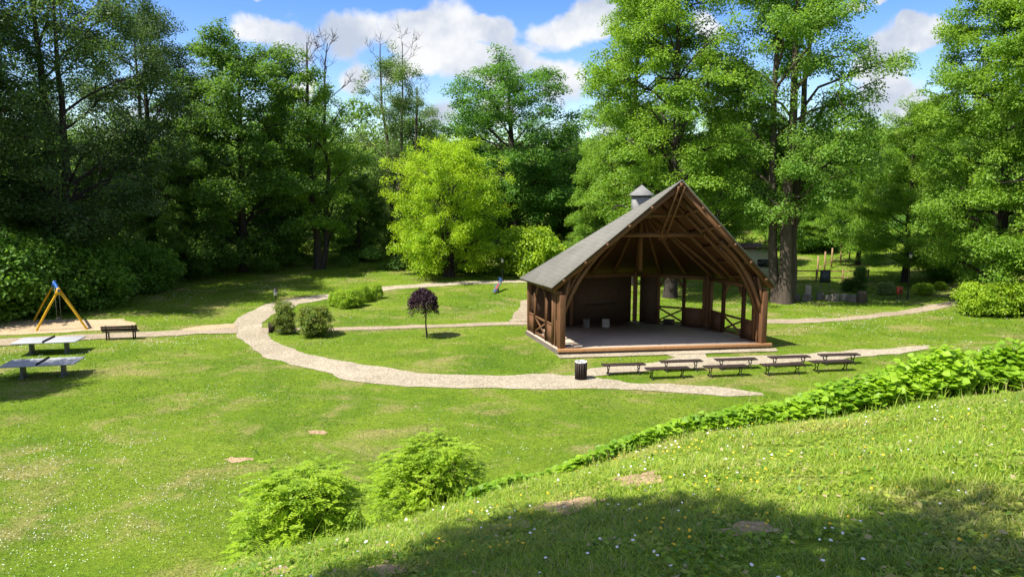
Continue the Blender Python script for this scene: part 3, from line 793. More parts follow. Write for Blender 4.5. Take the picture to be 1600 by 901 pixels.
for t in (apn, apf):
    MB().add([t + np.array(v) for v in ((-.2, -.09, -.25), (.2, -.09, -.25), (.03, -.09, .14), (-.03, -.09, .14), (-.2, .09, -.25), (.2, .09, -.25), (.03, .09, .14), (-.03, .09, .14))], [(0, 1, 2, 3), (7, 6, 5, 4), (0, 4, 5, 1), (1, 5, 6, 2), (2, 6, 7, 3), (3, 7, 4, 0)]).build('gusset', 'yellow' if t is apn else 'blue', sw)
mid = lerp(apn, apf, .5)
st = MB().box((mid[0], mid[1], .55), (.2, .45, .04)).build('swing_seat', 'iron', sw)
for s in (-.2, .2): MB().tube([(mid[0], mid[1] + s, .56), (mid[0], mid[1] + s, mid[2])], .012, 5).build('chain', 'steel', st)

# ------------------------------------------------------------------ lamps, seesaw, sign, boxes
def lamp_post(pos, h, label):
    e = empty('street_lamp', pos, 0, label, 'lamp')
    MB().lathe([(.09, -.1), (.09, .12), (.06, .2), (.042, .4), (.032, h - .5), (.05, h - .47), (.03, h - .44)], sides=12).build('pole', 'iron', e, smooth=True)
    ln = MB().lathe([(.06, h - .44), (.08, h - .42), (.135, h - .18), (.125, h - .17)], sides=6).build('lantern', 'lampglass', e)
    MB().lathe([(.19, h - .175), (.17, h - .15), (.07, h - .06), (.03, h - .03), (.025, h), (.005, h + .06)], sides=6).build('lantern_cap', 'iron', ln)
lamp_post(G(433, 513), 2.35, 'black lantern lamp post behind the upright bush at the path bend')
lamp_post(onY(785, 62), 2.0, 'small lantern lamp post standing behind the seesaw at the woodland edge')
lamp_post(G(1418, 467), 3.3, 'dark lamp post beside the red box near the right path')
a, b = G(772, 459), onY(783.5, 58.0)
ss = empty('seesaw', (a + b) / 2, 0, 'tilted grey and red seesaw with blue ends on the lawn', 'seesaw')
lo, hi = a - (a + b) / 2 + (0, 0, .12), b - (a + b) / 2 + (0, 0, .72)
MB().bar([lo, hi], .26, .07).build('board', 'steel', ss, bevel=.01)
MB().bar([lerp(lo, hi, .2) + (0, 0, .045), lerp(lo, hi, .6) + (0, 0, .045)], .11, .03).build('red_pad', 'red', ss)
for t in (.1, .92):
    q = lerp(lo, hi, t); MB().box(q + (0, 0, .06), (.24, .28, .04)).build('seat', 'blue', ss)
    q = lerp(lo, hi, t + (.1 if t < .5 else -.1)); MB().tube([q, q + (0, 0, .32)], .02, 6).tube([q + (-.16, 0, .32), q + (.16, 0, .32)], .02, 6).build('handle', 'blue', ss)
q = lerp(lo, hi, .5); MB().bar([(q[0], q[1], -.1), (q[0], q[1], q[2])], .16, .16).build('support', 'steel', ss)
bp0 = G(1288, 457)
nb = empty('notice_board', bp0, rad(-6), 'black notice board on two thin legs among stones near the large trunk', 'sign')
MB().box((0, 0, 1.22), (.74, .05, .95)).build('panel', 'iron', nb, bevel=.01)
MB().box((0, -.03, 1.2), (.56, .012, .74)).build('notice_sheet', 'paper', nb)
for s in (-.33, .33): MB().bar([(s, 0, -.1), (s, 0, .76)], .035, .035).build('leg', 'steel', nb)
rb = empty('letter_box', G(1404.5, 466.5), rad(8), 'small red box on two legs beside the dark lamp post', 'box')
MB().box((0, 0, .56), (.36, .22, .42)).add([(-.2, -.14, .78), (.2, -.14, .78), (.2, .14, .78), (-.2, .14, .78), (-.2, 0, .84), (.2, 0, .84)], [(3, 2, 1, 0), (0, 1, 5, 4), (2, 3, 4, 5), (1, 2, 5), (3, 0, 4)]).build('body', 'red', rb)
MB().box((0, -.113, .58), (.2, .012, .2)).build('front_plate', 'tile', rb)
for s in (-.14, .14): MB().bar([(s, 0, -.1), (s, 0, .35)], .04, .04).build('leg', 'iron', rb)
# fences at the right
fn = empty('rail_fence', (0, 0, 0), 0, 'low wooden rail fence across the sunny grass behind the notice board', 'fence')
fp = [G(x, 440) for x in (1225, 1275, 1316, 1356)]
for p in fp: MB().tube([p - (0, 0, .2), p + (0, 0, 1.0)], .07, 8).build('post', 'pole_l', fn)
for z in (.35, .88): MB().tube([fp[0] + (0, 0, z), fp[1] + (0, 0, z)], .05, 7).tube([fp[1] + (0, 0, z), fp[2] + (0, 0, z - .02)], .05, 7).tube([fp[2] + (0, 0, z - .02), fp[3] + (0, 0, z)], .05, 7).build('rail', 'pole_l', fn)
f2 = empty('post_fence', (0, 0, 0), 0, 'row of five taller wooden posts running back behind the low rail fence', 'fence')
fq = [onY(x, y) for x, y in ((1277, 63.8), (1288, 66), (1299, 68), (1313, 70), (1327, 72))]
for p in fq: MB().tube([p - (0, 0, .2), p + (0, 0, 1.75)], .075, 8).build('post', 'pole_l', f2)
MB().tube([p + (0, 0, .6) for p in fq], .04, 6).build('rail', 'pole_l', f2)
# cream outbuilding
sp = onY(1165, 62.5); hs = empty('outbuilding', sp, rad(4), 'low cream outbuilding with brown roof edge behind the stage and big trunk', 'building')
MB().box((0, 2, 1.05), (4.6, 4, 2.9)).build('wall', 'cream', hs)
MB().add([(-2.7, -.35, 2.5), (2.6, -.35, 2.5), (2.6, 4.4, 2.5), (-2.7, 4.4, 2.5), (-2.7, -.35, 2.64), (2.6, -.35, 2.64), (2.6, 4.4, 2.64), (-2.7, 4.4, 2.64)], [(3, 2, 1, 0), (4, 5, 6, 7), (0, 1, 5, 4), (1, 2, 6, 5), (2, 3, 7, 6), (3, 0, 4, 7)]).build('roof', 'tile', hs)
w_ = MB().box((1.45, -.004, 1.3), (1.0, .05, .65)).build('window', 'glass', hs); MB().box((1.45, -.035, .95), (1.15, .1, .06)).build('sill', 'stone', w_)
MB().box((-.6, -.004, .7), (.95, .05, 2.0)).build('door', 'bench', hs)
# stones and stumps near the fire ring
for i, (x, y, w, h, m, l, c) in enumerate([
    (1236, 467, .22, .62, 'stone', 'pale stone block right beside the large trunk', 'stone'), (1244, 469, .25, .45, 'boulder', 'dark boulder right of the pale block at the trunk', 'boulder'),
    (1262.5, 462, .25, .72, 'log', 'tall pale tree stump standing behind the dark boulders', 'stump'), (1260, 470, .36, .42, 'boulder', 'wide dark boulder in front of the tall pale stump', 'boulder'),
    (1281, 468, .26, .5, 'boulder', 'squarish dark boulder under the notice board', 'boulder'), (1294, 470, .27, .4, 'boulder', 'low dark boulder just right of the notice board legs', 'boulder'),
    (1306, 470.5, .3, .5, 'boulder', 'rounded dark boulder in the middle of the stone ring', 'boulder'), (1319, 469, .24, .42, 'stone', 'paler low stone between dark boulders of the ring', 'stone'),
    (1331, 471, .33, .45, 'boulder', 'wide dark boulder beside the dark upright stump', 'boulder'), (1346.5, 472, .33, .72, 'bark', 'tall dark tree stump at the right end of the stone ring', 'stump')]):
    block('stump' if c == 'stump' else ('boulder' if c == 'boulder' else 'stone_block'), G(x, y), w, h, m, l, c, 40 + i, i * .7, 'stones and stumps of the seating ring', .05 if c == 'stump' else .14, 14 if c == 'stump' else 9)
bq = onY(1552, 53); o = MB().box((0, 0, .75), (.5, .5, 1.9)).box((0, 0, 1.74), (.6, .6, .08)).build('gate_pillar', 'brick'); o.location = bq; tag(o, 'weathered brick pillar behind the bright right hand bushes', 'pillar')

# ------------------------------------------------------------------ trees
P_ = {}
P_['loose'] = tree_proto('loose_crowned_tree', 'L_loose', 'bark_d', seed=1, H=23, cb=5, R=8.5, prof=BROAD, tr=.48, nl=46, nsub=8, rc=1.1, per=150, ls=.19, flat=.65, droop=.35, up=.6, trunks=((0, 0), (.035, .02)), hole=.12)
P_['dense'] = tree_proto('dense_tree', 'L_dense', 'bark_d', seed=2, lmin=.9, H=21, cb=1.2, R=6.8, prof=ROUND, tr=.4, nl=58, nsub=8, rc=1.0, per=120, ls=.22, flat=.55, droop=.5, up=.5)
P_['ivy'] = tree_proto('ivy_clad_tree', 'L_lime', 'bark_d', seed=3, H=21, cb=4, R=4.2, prof=COLUM, tr=.34, nl=38, nsub=6, rc=.75, per=110, ls=.19, flat=.7, up=.9, bare=.74, hole=.2, trunks=((0, 0), (.06, .01)))
P_['poplar'] = tree_proto('poplar_tree', 'L_pop', 'bark', seed=4, H=23, cb=4, R=4.4, prof=COLUM, tr=.3, nl=42, nsub=6, rc=.8, per=95, ls=.17, flat=.75, up=1.1, bare=.88, hole=.2, trunks=((0, 0), (.05, -.03)))
P_['yellow'] = tree_proto('yellow_green_maple', 'L_yel', 'bark_d', seed=5, H=12, cb=.9, R=5.4, prof=ROUND, tr=.24, nl=70, nsub=10, rc=.62, per=75, ls=.15, flat=.75, droop=.4, up=.7, trunks=((0, 0), (.06, .03), (-.07, .02)))
P_['oak'] = tree_proto('oak_tree', 'L_oak', 'bark_d', seed=6, lmin=.88, H=20, cb=3.5, R=6.6, prof=ROUND, tr=.45, nl=46, nsub=8, rc=1.0, per=140, ls=.2, flat=.6, up=.6, hole=.12)
P_['linden'] = tree_proto('airy_linden_tree', 'L_lime', 'bark_d', seed=7, H=23, cb=6, R=6.2, prof=COLUM, tr=.45, nl=54, nsub=8, rc=.95, per=150, ls=.17, flat=.45, droop=.55, up=.5, hole=.24)
P_['maple'] = tree_proto('big_maple_tree', 'L_maple', 'bark', seed=8, H=25, cb=6, R=6.6, prof=COLUM, tr=.48, foot=9, nl=66, nsub=8, rc=1.0, per=165, ls=.175, flat=.55, droop=.45, up=.6, trunks=((.025, 0), (.085, .05), (-.035, .06)), hole=.26, wob=.008)
P_['right'] = tree_proto('dense_layered_tree', 'L_lime', 'bark_d', seed=9, H=25, cb=2.5, R=7.4, prof=OVATE, tr=.5, nl=64, nsub=9, rc=1.0, per=165, ls=.175, flat=.45, droop=.45, up=.25)
P_['mid'] = tree_proto('mid_green_tree', 'L_lime', 'bark_d', seed=10, H=18, cb=2.5, R=5.2, prof=OVATE, tr=.3, nl=44, nsub=7, rc=.9, per=150, ls=.17, flat=.55, droop=.45, up=.5, hole=.1)
used = set()
def tree(kind, px, y, top, label, rz=0, sx=1.0, cat='tree', group=None, H=None, base=None):
    p = onY(px, y) if base is None else np.array(base); src = P_[kind]
    h = H or (Py(px, top, y)[2] - p[2]); s = h / src['H']
    o = place(src, kind not in used, p, rz, (s * sx, s * sx, s), label); used.add(kind); o['category'] = cat
    if group: o['group'] = group
    return o
tree('loose', 95, 52, -70, 'tall dark loose crowned tree with long bare limbs at the left edge', .4)
tree('loose', -70, 48, -120, 'dark tall tree cut off by the left edge of the view', 2.4)
tree('loose', 245, 66, 10, 'dark loose crowned tree whose crown slopes down to the sky gap', 4.2, .8)
tree('dense', 380, 67, 62, 'broad dense dark green tree with foliage down to the ground', .3, 1.08)
tree('dense', 285, 63, 215, 'lower dark dense tree between the loose tree and the broad one', 2, 1.0)
tree('dense', 180, 62, 250, 'lower dark dense tree under the loose crowned tree', 3.3, 1.1)
tree('dense', 45, 60, 230, 'dark dense tree under the leftmost tall crown', 4.4, 1.1)
tree('ivy', 497, 68, 42, 'slender ivy clad tree with bare dead twigs on top', .2, 1.0)
tree('ivy', 462, 75, 75, 'ivy clad tree with dead top left behind the slender one', 3.0, .95)
tree('poplar', 615, 74, 45, 'slender greyish poplar with open crown against the clouds', .5, .9)
tree('poplar', 655, 82, 120, 'shorter pale poplar just right of the slender one', 2.5, 1.0)
tree('dense', 440, 72, 240, 'dark dense tree between the broad tree and the ivy clad one', 5, .8)
tree('dense', 560, 73, 275, 'low dark tree in the shade left of the yellow green maple', 1.2, 1.0)
tree('yellow', 702, 64, 222, 'bright yellow green maple in front of the dark wood', .2, .93)
tree('oak', 808, 74, 97, 'round crowned deep green oak beyond the yellow green maple', 1.0, 1.15)
tree('dense', 890, 80, 225, 'dark tree filling the gap right of the oak', 2.8, .9)
tree('linden', 1047, 54, -60, 'tall airy linden whose trunk shows through the stage window', .8, .95)
tree('linden', 985, 60, -20, 'tall airy tree left behind the stage roof against the clouds', 3.6, .82)
tree('mid', 930, 66, 230, 'lower bright tree left of the stage roof vent', .7, 1.0)
tree('maple', 1226, 51.5, -130, 'huge maple with thick grey forked trunk right of the stage', .3, .92)
tree('mid', 1120, 68, 170, 'mid green tree behind the stage gable between the two big crowns', 2.0, 1.1)
tree('mid', 1412, 60, 160, 'mid green tree with dark trunk above the red box', 3.1, 1.05)
tree('mid', 1340, 69, 205, 'mid green tree filling the gap right of the huge maple', 4.0, 1.05)
tree('mid', 1470, 66, 190, 'mid green tree between the lamp post tree and the right dark tree', 5.2, .95)
tree('right', 1556, 49, -90, 'tall dense layered tree at the right edge with dark shaded base', .4, .85)
tree('right', 1690, 44, -200, 'tall layered tree cut off by the right edge of the view', 2.2, .9)
tree('mid', 1270, 76, 285, 'small light green tree behind the fence posts', 1.5, 1.2)
tree('mid', 1215, 82, 250, 'light green tree behind the cream outbuilding', 2.7, 1.2)
tree('mid', 1010, 74, 200, 'mid green tree directly behind the roof vent', 3.9, 1.1)
# shade trees beside the viewer
P_['shade'] = tree_proto('shade_tree', 'L_maple', 'bark', seed=15, H=10.6, cb=5.2, R=3.9, prof=ROUND, tr=.22, nl=28, nsub=7, rc=.66, per=200, ls=.14, flat=.55, up=.4, hole=.03)
tree('shade', 0, 0, 0, 'leafy tree beside the viewpoint shading the near grass', 1.0, 1.0, H=10.6, base=(-4.3, -.05, float(hgt(-4.3, -.05)) - .05))
tree('mid', 0, 0, 0, 'tree outside the left edge shading the nearer game table', 1.0, 1.1, H=13, base=(-26.5, 27.5, float(hgt(-26.5, 27.5)) - .05))

# shrubs
S_ = {}
S_['big'] = shrub_proto('leafy_shrub', 'L_shrub', seed=21, H=3, R=2.2, rc=.5, n=210, per=75, ls=.14)
S_['small'] = shrub_proto('round_bush', 'L_rose', seed=22, H=1.5, R=.62, rc=.17, n=150, per=60, ls=.062, shape=.7)
S_['bright'] = shrub_proto('bright_bush', 'L_bush', seed=23, H=1.6, R=1.25, rc=.3, n=170, per=70, ls=.10)
S_['pale'] = shrub_proto('pale_bush', 'L_pale', seed=24, H=1.2, R=.7, rc=.24, n=70, per=50, ls=.11)
S_['dark'] = shrub_proto('dark_conifer_bush', 'L_far', seed=25, H=2.2, R=.7, rc=.25, n=150, per=60, ls=.1)
su = set()
def shrub(kind, base, h, label, sx=1.0, rz=0, group=None, cat='shrub'):
    s = h / S_[kind]['H']; o = place(S_[kind], kind not in su, base, rz, (s * sx, s * sx, s), label, group); su.add(kind); o['category'] = cat
    return o
shrub('big', onY(40, 48), 5.3, 'large rounded shrub at the wood edge left behind the swing', 1.0)
shrub('big', onY(128, 50), 4.6, 'broad shrub directly behind the yellow swing', 1.0, 2)
shrub('big', onY(205, 56), 4.2, 'dark shrub at the wood edge right of the yellow swing', 1.1, 4)
shrub('big', onY(-45, 45), 6, 'large shrub at the left edge beyond the sand pit', 1.0, 3)
shrub('bright', onY(826, 65), 4.4, 'bright green shrub between the yellow maple and the stage', .85, 1)
shrub('small', G(446, 521), 2.02, 'upright rosy green bush at the path corner beside the lamp post', .72, 0, None, 'bush')
shrub('small', G(491, 524), 1.86, 'rounder rosy green bush right of the upright one', 1.28, 2, None, 'bush')
for i, (x, y, h, sx, l) in enumerate([(521, 478, 1.0, .55, 'leftmost small plant of the bed across the path'), (540, 480, 1.25, 1.1, 'widest leafy bush of the lawn bed'), (556, 478, 1.25, .75, 'leafy bush right of the widest one in the lawn bed'),
                                   (569, 472, 1.25, .55, 'tallest slim plant in the lawn bed'), (580, 469, .9, .6, 'low plant in the right part of the lawn bed'), (590, 466, 1.1, .6, 'rightmost small plant of the lawn bed')]):
    shrub('pale' if i == 9 else 'bright', G(x, y), h, l, sx * .8, i, 'plants of the lawn bed', 'plant')
for i, (x, y, h, sx, l) in enumerate([(1532, 490, 2.0, 1.0, 'bright green bush at the end of the right path'), (1575, 491, 2.1, 1.0, 'bright green bush in front of the brick pillar'), (1620, 492, 2.1, 1.0, 'bright green bush cut off by the right edge')]):
    shrub('bright', G(x, y), h, l, sx, i * 2, 'bright bushes at the right path end', 'bush')
shrub('dark', G(1343, 456), 2.0, 'dark upright bush behind the stone ring', .8); shrub('dark', G(1325, 455), 1.0, 'low dark bush left of the dark upright one', 1.5, 2)
shrub('pale', G(1385, 459), .95, 'pale yellowish bush on the sunny grass left of the red box', 1.2)
shrub('bright', G(1443, 460), .85, 'low green bush right of the dark lamp post', 1.05, 4); shrub('bright', G(1470, 452), .6, 'smallest green bush in front of the right tree trunks', 1.0, 5)
for i, (x, y, h, l) in enumerate([(1262, 78, 4.5, 'light shrub behind the fence left of the taller posts'), (1310, 80, 5, 'light shrub behind the taller fence posts'), (1365, 82, 4, 'light shrub behind the right end of the rail fence'), (1500, 60, 3.2, 'green shrub in shade under the right tree')]):
    shrub('big', onY(x, y), h, l, 1.1, i * 1.7)
# copper weeping beech
p = G(667, 527); cb_ = empty('weeping_copper_tree', p, 0, 'small dark purple weeping umbrella shaped tree alone on the lawn', 'tree')
rng = np.random.default_rng(5)
MB().tube([(0, 0, -.1), (.0, 0, .05), (-.05, 0, .8), (-.02, 0, 1.3), (-.16, 0, 1.95)], [.07, .05, .036, .034, .03], 8).build('trunk', 'bark_d', cb_, smooth=True)
cl = []
for k in range(170):
    a = k * 2.39996; r = .74 * math.sqrt(rng.random()); z = 2.62 - .62 * (r / .74) ** 2.4
    L = rng.uniform(.1, .75) * (.3 + r / .74)
    for q in np.arange(0, L, .13): cl.append((-.18 + r * math.cos(a) * (1 + q * .15), r * math.sin(a) * (1 + q * .15), z - q + rng.normal() * .03))
cl = np.array(cl); cl = cl[cl[:, 2] > 1.32]
V, Fc = leaf_cloud(rng, cl, np.full(len(cl), .13), 16, .085, .9, .6, .9)
link(bpy.data.objects.new('crown', npmesh('crown', V, Fc, 'L_copper')), cb_)
# two feathery bushes below the brow
def brow_bush(seed, base, H, R, label, rz=0):
    rng = np.random.default_rng(seed); e = empty('feathery_bush', base, rz, label, 'bush', 'feathery bushes below the brow')
    mb = MB(); pos = []; dd = []
    for k in range(200):
        a = rng.uniform(0, 6.283); t = rng.random() ** .8; z = H * (.1 + .84 * t); r = R * math.sqrt(max(.05, 1 - abs(t - .35) ** 1.6 * 1.6)) * rng.uniform(.35, 1.0)
        tip = np.array([math.cos(a) * r, math.sin(a) * r, z]); b = tip * np.array([.25, .25, .45])
        mb.tube([b * np.array([.2, .2, .1]), b, tip], [.012, .008, .003], 3, False)
        out = np.array([math.cos(a), math.sin(a), .05])
        if k % 6 == 0: tip = tip + out * R * rng.uniform(.0, .07) + np.array([0, 0, H * rng.uniform(.02, .08)])
        for j in range(7):                                  # flat sprays with two ranks of leaflets
            o2 = norm(out + rng.normal(size=3) * np.array([.65, .65, .18])); L = R * rng.uniform(.18, .36)
            s0 = tip + rng.normal(size=3) * np.array([.09, .09, .05]) - o2 * L * .4
            for q in np.linspace(.1, 1, 9): pos.append(s0 + o2 * L * q - (0, 0, .05 * q * q)); dd.append(o2)
    pos, dd = np.array(pos), np.array(dd); pos = np.repeat(pos, 2, 0); dd = np.repeat(dd, 2, 0)
    sgn = np.tile([1., -1.], len(pos) // 2)[:, None]; side = norm(np.cross(dd, [0, 0, 1.]))
    n = norm(np.array([0, 0, 1.]) + rng.normal(size=pos.shape) * .3)
    V, Fc = scatter(T_KITE, pos, norm(dd * .6 + side * sgn * .9), n, .046 * rng.uniform(.7, 1.3, len(pos)))
    mb.build('stem', 'bark_d', e); link(bpy.data.objects.new('foliage', npmesh('foliage', V, Fc, 'L_bush')), e)
for sd_, px, y, top, R, l in ((1, 482, 9.0, 728, .84, 'feathery bright bush in front, lower left of its neighbour'), (2, 676, 10.6, 688, .88, 'feathery bright bush farther up, right of its neighbour')):
    b = onY(px, y); zt = Py(px, top, y)[2]; brow_bush(sd_, b, zt - b[2], R, l)

# ------------------------------------------------------------------ woods, undergrowth, ground cover
rng = np.random.default_rng(77)
def mass(name, centres, radii, per, ls, mat, label, cat, flat=.6):
    V, Fc = leaf_cloud(rng, np.array(centres), np.array(radii), per, ls, flat, .4)
    return tag(link(bpy.data.objects.new(name, npmesh(name, V, Fc, mat))), label, cat, None, 'stuff')
cs, rs = [], []
for px in np.arange(-260, 1900, 36):
    for row in range(2):
        y = (84 if px < 1000 else 92) + row * 12 + rng.uniform(-4, 4); p = onY(px + rng.uniform(-15, 15), y); h = rng.uniform(9, 13.5) * (1 if 640 < px < 1500 else 1.15)
        for k in range(46):
            a = rng.uniform(0, 6.283); t = rng.random(); r = 4.2 * math.sin(math.pi * min(.97, t * .8 + .15)) * rng.uniform(.5, 1)
            cs.append(p + (math.cos(a) * r, math.sin(a) * r, .5 + t * h)); rs.append(rng.uniform(.8, 1.6))
mass('woods', cs, rs, 62, .36, 'L_far', 'dark green wood closing the view behind the park', 'woods')
cs, rs = [], []
for px in np.arange(-120, 900, 7):
    y = 63 + rng.uniform(0, 9) + (4 if 420 < px < 640 else 0) - (8 if px < 230 else 0); p = onY(px, y)
    cs.append(p + (0, 0, rng.uniform(.2, 2.6))); rs.append(rng.uniform(.5, 1.1))
for px in np.arange(1440, 1720, 9):
    p = onY(px, rng.uniform(56, 66)); cs.append(p + (0, 0, rng.uniform(.2, 1.6))); rs.append(rng.uniform(.5, .9))
mass('undergrowth', cs, rs, 300, .17, 'L_dense', 'dark undergrowth along the foot of the wood', 'undergrowth')
def patch0(x, y): return np.sin(x * 1.7 + 2 * np.sin(y * .9)) * np.sin(y * 2.1 + 1.3 * np.sin(x * 1.1))
# big leaved ground cover along the brow
n = 36000; t = rng.random(n) ** .75; ex = np.interp(t, [0, .18, .34, .46, .6, .8, 1], [-.5, 1.0, 2.3, 3.77, 5.6, 8.6, 13.5]); ey = np.interp(ex, EDGE[:, 0], EDGE[:, 1])
wid = np.interp(ex, [-.5, 1.9, 3.8, 5.5, 8, 14], [.22, .42, .95, 1.7, 2.2, 2.6]); hh = np.interp(ex, [-.5, 1.9, 3.6, 5.5, 8, 14], [.2, .34, .5, .82, .97, .95])
u = rng.random(n); x = ex - .25 * (ex < 4) * u * wid; y = ey - .35 * np.clip(ex / 4, 0, 1.6) + u * wid + .12 * np.sin(ex * 5)
clump = .65 + .35 * np.sin(x * 2.3 + 1.5 * np.sin(y * 2.1)) * np.sin(y * 2.9 + x)
z = hgt(x, y) + hh * (.35 + .55 * clump + .25 * rng.random(n) ** 3) * np.minimum(1, .4 + u * 3) * (1 - .8 * rng.random(n) ** 2.0)
nr = norm(np.c_[rng.normal(size=n) * .42 - .1, rng.normal(size=n) * .42 - .25, np.ones(n)])
kp =  (rng.random(n) < np.interp(ex, [-.5, 1.9, 3.2], [.75, .9, 1]))
sz = np.interp(ex, [-.5, 2, 4, 8], [.07, .085, .105, .118]) * rng.uniform(.55, 1.25, n)
V, Fc = scatter(T_HEART, np.c_[x, y, z][kp], norm(rng.normal(size=(n, 3)) * np.array([1, 1, .15]))[kp], nr[kp], sz[kp])
tag(link(bpy.data.objects.new('ground_cover', npmesh('ground_cover', V, Fc, 'L_cover'))), 'bright broad leaved ground cover along the brow of the near slope', 'ground cover', None, 'stuff')
COVER = (EDGE[:, 0], EDGE[:, 1])

# ------------------------------------------------------------------ grass and flowers
def blocked(x, y, polys):
    m = np.zeros(len(x), bool)
    for p in polys:
        q = (x > p[:, 0].min()) & (x < p[:, 0].max()) & (y > p[:, 1].min()) & (y < p[:, 1].max())
        if q.any(): m[q] |= inside(p, x[q], y[q])
    return m
def polar(n, r0, r1, power):
    """density falls with distance from the viewpoint"""
    k = 2 - power; r = (r0 ** k + rng.random(n) * (r1 ** k - r0 ** k)) ** (1 / k) if abs(k) > 1e-3 else r0 * (r1 / r0) ** rng.random(n)
    a = rng.uniform(-.72, .72, n); return r * np.sin(a), r * np.cos(a), r
def patch(x, y, f=1.0): return np.sin(x * 1.7 * f + 2 * np.sin(y * .9 * f)) * np.sin(y * 2.1 * f + 1.3 * np.sin(x * 1.1 * f))
x, y, r = polar(330000, 2.6, 15, 1.3); s = edge_dist(x, y)
keep = (s < 1.4) & ~(blocked(x + rng.normal(size=len(x)) * .06, y + rng.normal(size=len(x)) * .09, DIRT) & (rng.random(len(x)) > .28)); x, y, r, s = x[keep], y[keep], r[keep], s[keep]; n = len(x)
pt = patch(x, y); pt2 = patch(x + 9, y - 4, 2.7)
h = .055 * (1 + .45 * pt + .5 * pt2) * rng.uniform(.45, 1.75, n) * np.where(np.abs(s) < .6, 1.35, 1)
az = rng.uniform(0, 6.283, n); lean = rng.uniform(.25, 1.4, n)
d = np.c_[np.cos(az) * lean, np.sin(az) * lean, np.ones(n)]; nn = np.c_[np.cos(az), np.sin(az), -lean]
V1, F1 = scatter(T_BLADE, np.c_[x, y, hgt(x, y) - .005], d, nn, h, .0035 * np.sqrt(r) * .8 * rng.uniform(.6, 1.4, n))
T_TRI = (np.array([(0, -.5, 0), (0, .5, 0), (1, 0, .3)]), np.array([(0, 1, 2)]))
x, y, r = polar(430000, 9, 78, 1.95); s = edge_dist(x, y)
keep = (s > .5) & ~blocked(x + rng.normal(size=len(x)) * .13, y + rng.normal(size=len(x)) * .13, BLOCK) & ~(blocked(x, y, DIRT) & (rng.random(len(x)) > .15)); x, y, r = x[keep], y[keep], r[keep]; n = len(x)
az = rng.uniform(0, 6.283, n); lean = rng.uniform(.2, 1.1, n)
d = np.c_[np.cos(az) * lean, np.sin(az) * lean, np.ones(n)]; nn = np.c_[np.cos(az), np.sin(az), -lean]
V2, F2 = scatter(T_TRI, np.c_[x, y, hgt(x, y) - .005], d, nn, (.035 + .012 * patch(x * .6, y * .6)) * rng.uniform(.5, 1.5, n) * (1 + r / 60), .0011 * r * rng.uniform(.6, 1.4, n))
# broad weeds between the blades, and tall stalks at the brow
x, y, r = polar(42000, 2.8, 13, 1.2); s = edge_dist(x, y); keep = (s < .6) & (patch(x * 1.6, y * 1.6) > -.1) & ~blocked(x, y, DIRT); x, y = x[keep], y[keep]; n = len(x)
V3, F3 = scatter(T_KITE, np.c_[x, y, hgt(x, y) + rng.uniform(.005, .045, n)], rng.normal(size=(n, 3)) * np.array([1, 1, .25]), norm(rng.normal(size=(n, 3)) * .35 + [0, 0, 1]), rng.uniform(.02, .065, n))
st = []
for (px, dep, k, hm) in ((1183, 12.3, 90, .8), (1240, 12.6, 26, .6), (1340, 12.9, 8, 1.25), (1222, 12.5, 5, 1.1), (1150, 12.0, 30, .45), (1410, 12.9, 8, .9), (960, 10.6, 40, .25), (1060, 11.3, 30, .25)):
    b = onY(px, dep)
    for q in range(k): st.append((b[0] + rng.normal() * .22, b[1] + rng.normal() * .2, hm * rng.uniform(.5, 1.0)))
for q in range(900):
    e_ = rng.uniform(-2.5, 13); st.append((e_, np.interp(e_, EDGE[:, 0], EDGE[:, 1]) - .35 * min(1.6, max(0, e_ / 4)) + rng.normal() * .16 - .12, rng.uniform(.10, .30)))
st = np.array(st); n = len(st); az = rng.uniform(0, 6.283, n); lean = rng.uniform(.02, .22, n)
V4, F4 = scatter(T_BLADE, np.c_[st[:, :2], hgt(st[:, 0], st[:, 1])], np.c_[np.cos(az) * lean, np.sin(az) * lean, np.ones(n)], np.c_[np.cos(az), np.sin(az), -lean], st[:, 2], .009)
Vs = [V1, V2, V3, V4]; Fs = []; o_ = 0
for v, f in zip(Vs, (F1, F2, F3, F4)): Fs.append(f + o_); o_ += len(v)
tag(link(bpy.data.objects.new('grass', npmesh('grass', np.concatenate(Vs), np.concatenate(Fs), ['blade', 'blade_rough'], np.concatenate([np.full(len(f), int(i != 1)) for i, f in enumerate(Fs)])))), 'mown and rough green grass over the slope and the lawns', 'grass', None, 'stuff')
hexa = np.array([(0, 0, .12)] + [(math.cos(k * math.pi / 4) * .5, math.sin(k * math.pi / 4) * .5, 0) for k in range(8)]); T_DISC = (hexa, np.array([(0, 1 + k, 1 + (k + 1) % 8) for k in range(8)]))
def flowers(name, x, y, z, size, mat, label, cat):
    n = len(x); V, Fc = scatter(T_DISC, np.c_[x, y, z], np.c_[np.ones(n), rng.normal(size=n), np.zeros(n)], norm(rng.normal(size=(n, 3)) * .35 + [0, -.25, 1]), size)
    tag(link(bpy.data.objects.new(name, npmesh(name, V, Fc, mat))), label, cat, None, 'stuff')
x, y, r = polar(90000, 14, 66, 1.5); s = edge_dist(x, y)
pm = patch(x * .23, y * .23) * .6 + patch(x * .09 + 3, y * .09) * .6; keep = (s > 2) & (pm + rng.normal(size=len(x)) * .33 > .55) & ~blocked(x, y, BLOCK); x, y, r = x[keep][:6500], y[keep][:6500], r[keep][:6500]
x1, y1, r1 = polar(1500, 2.8, 12, .6); s = edge_dist(x1, y1); keep = (s < .3) & (patch(x1 * .8, y1 * .8) > -.2); x1, y1, r1 = x1[keep][:260], y1[keep][:260], r1[keep][:260]
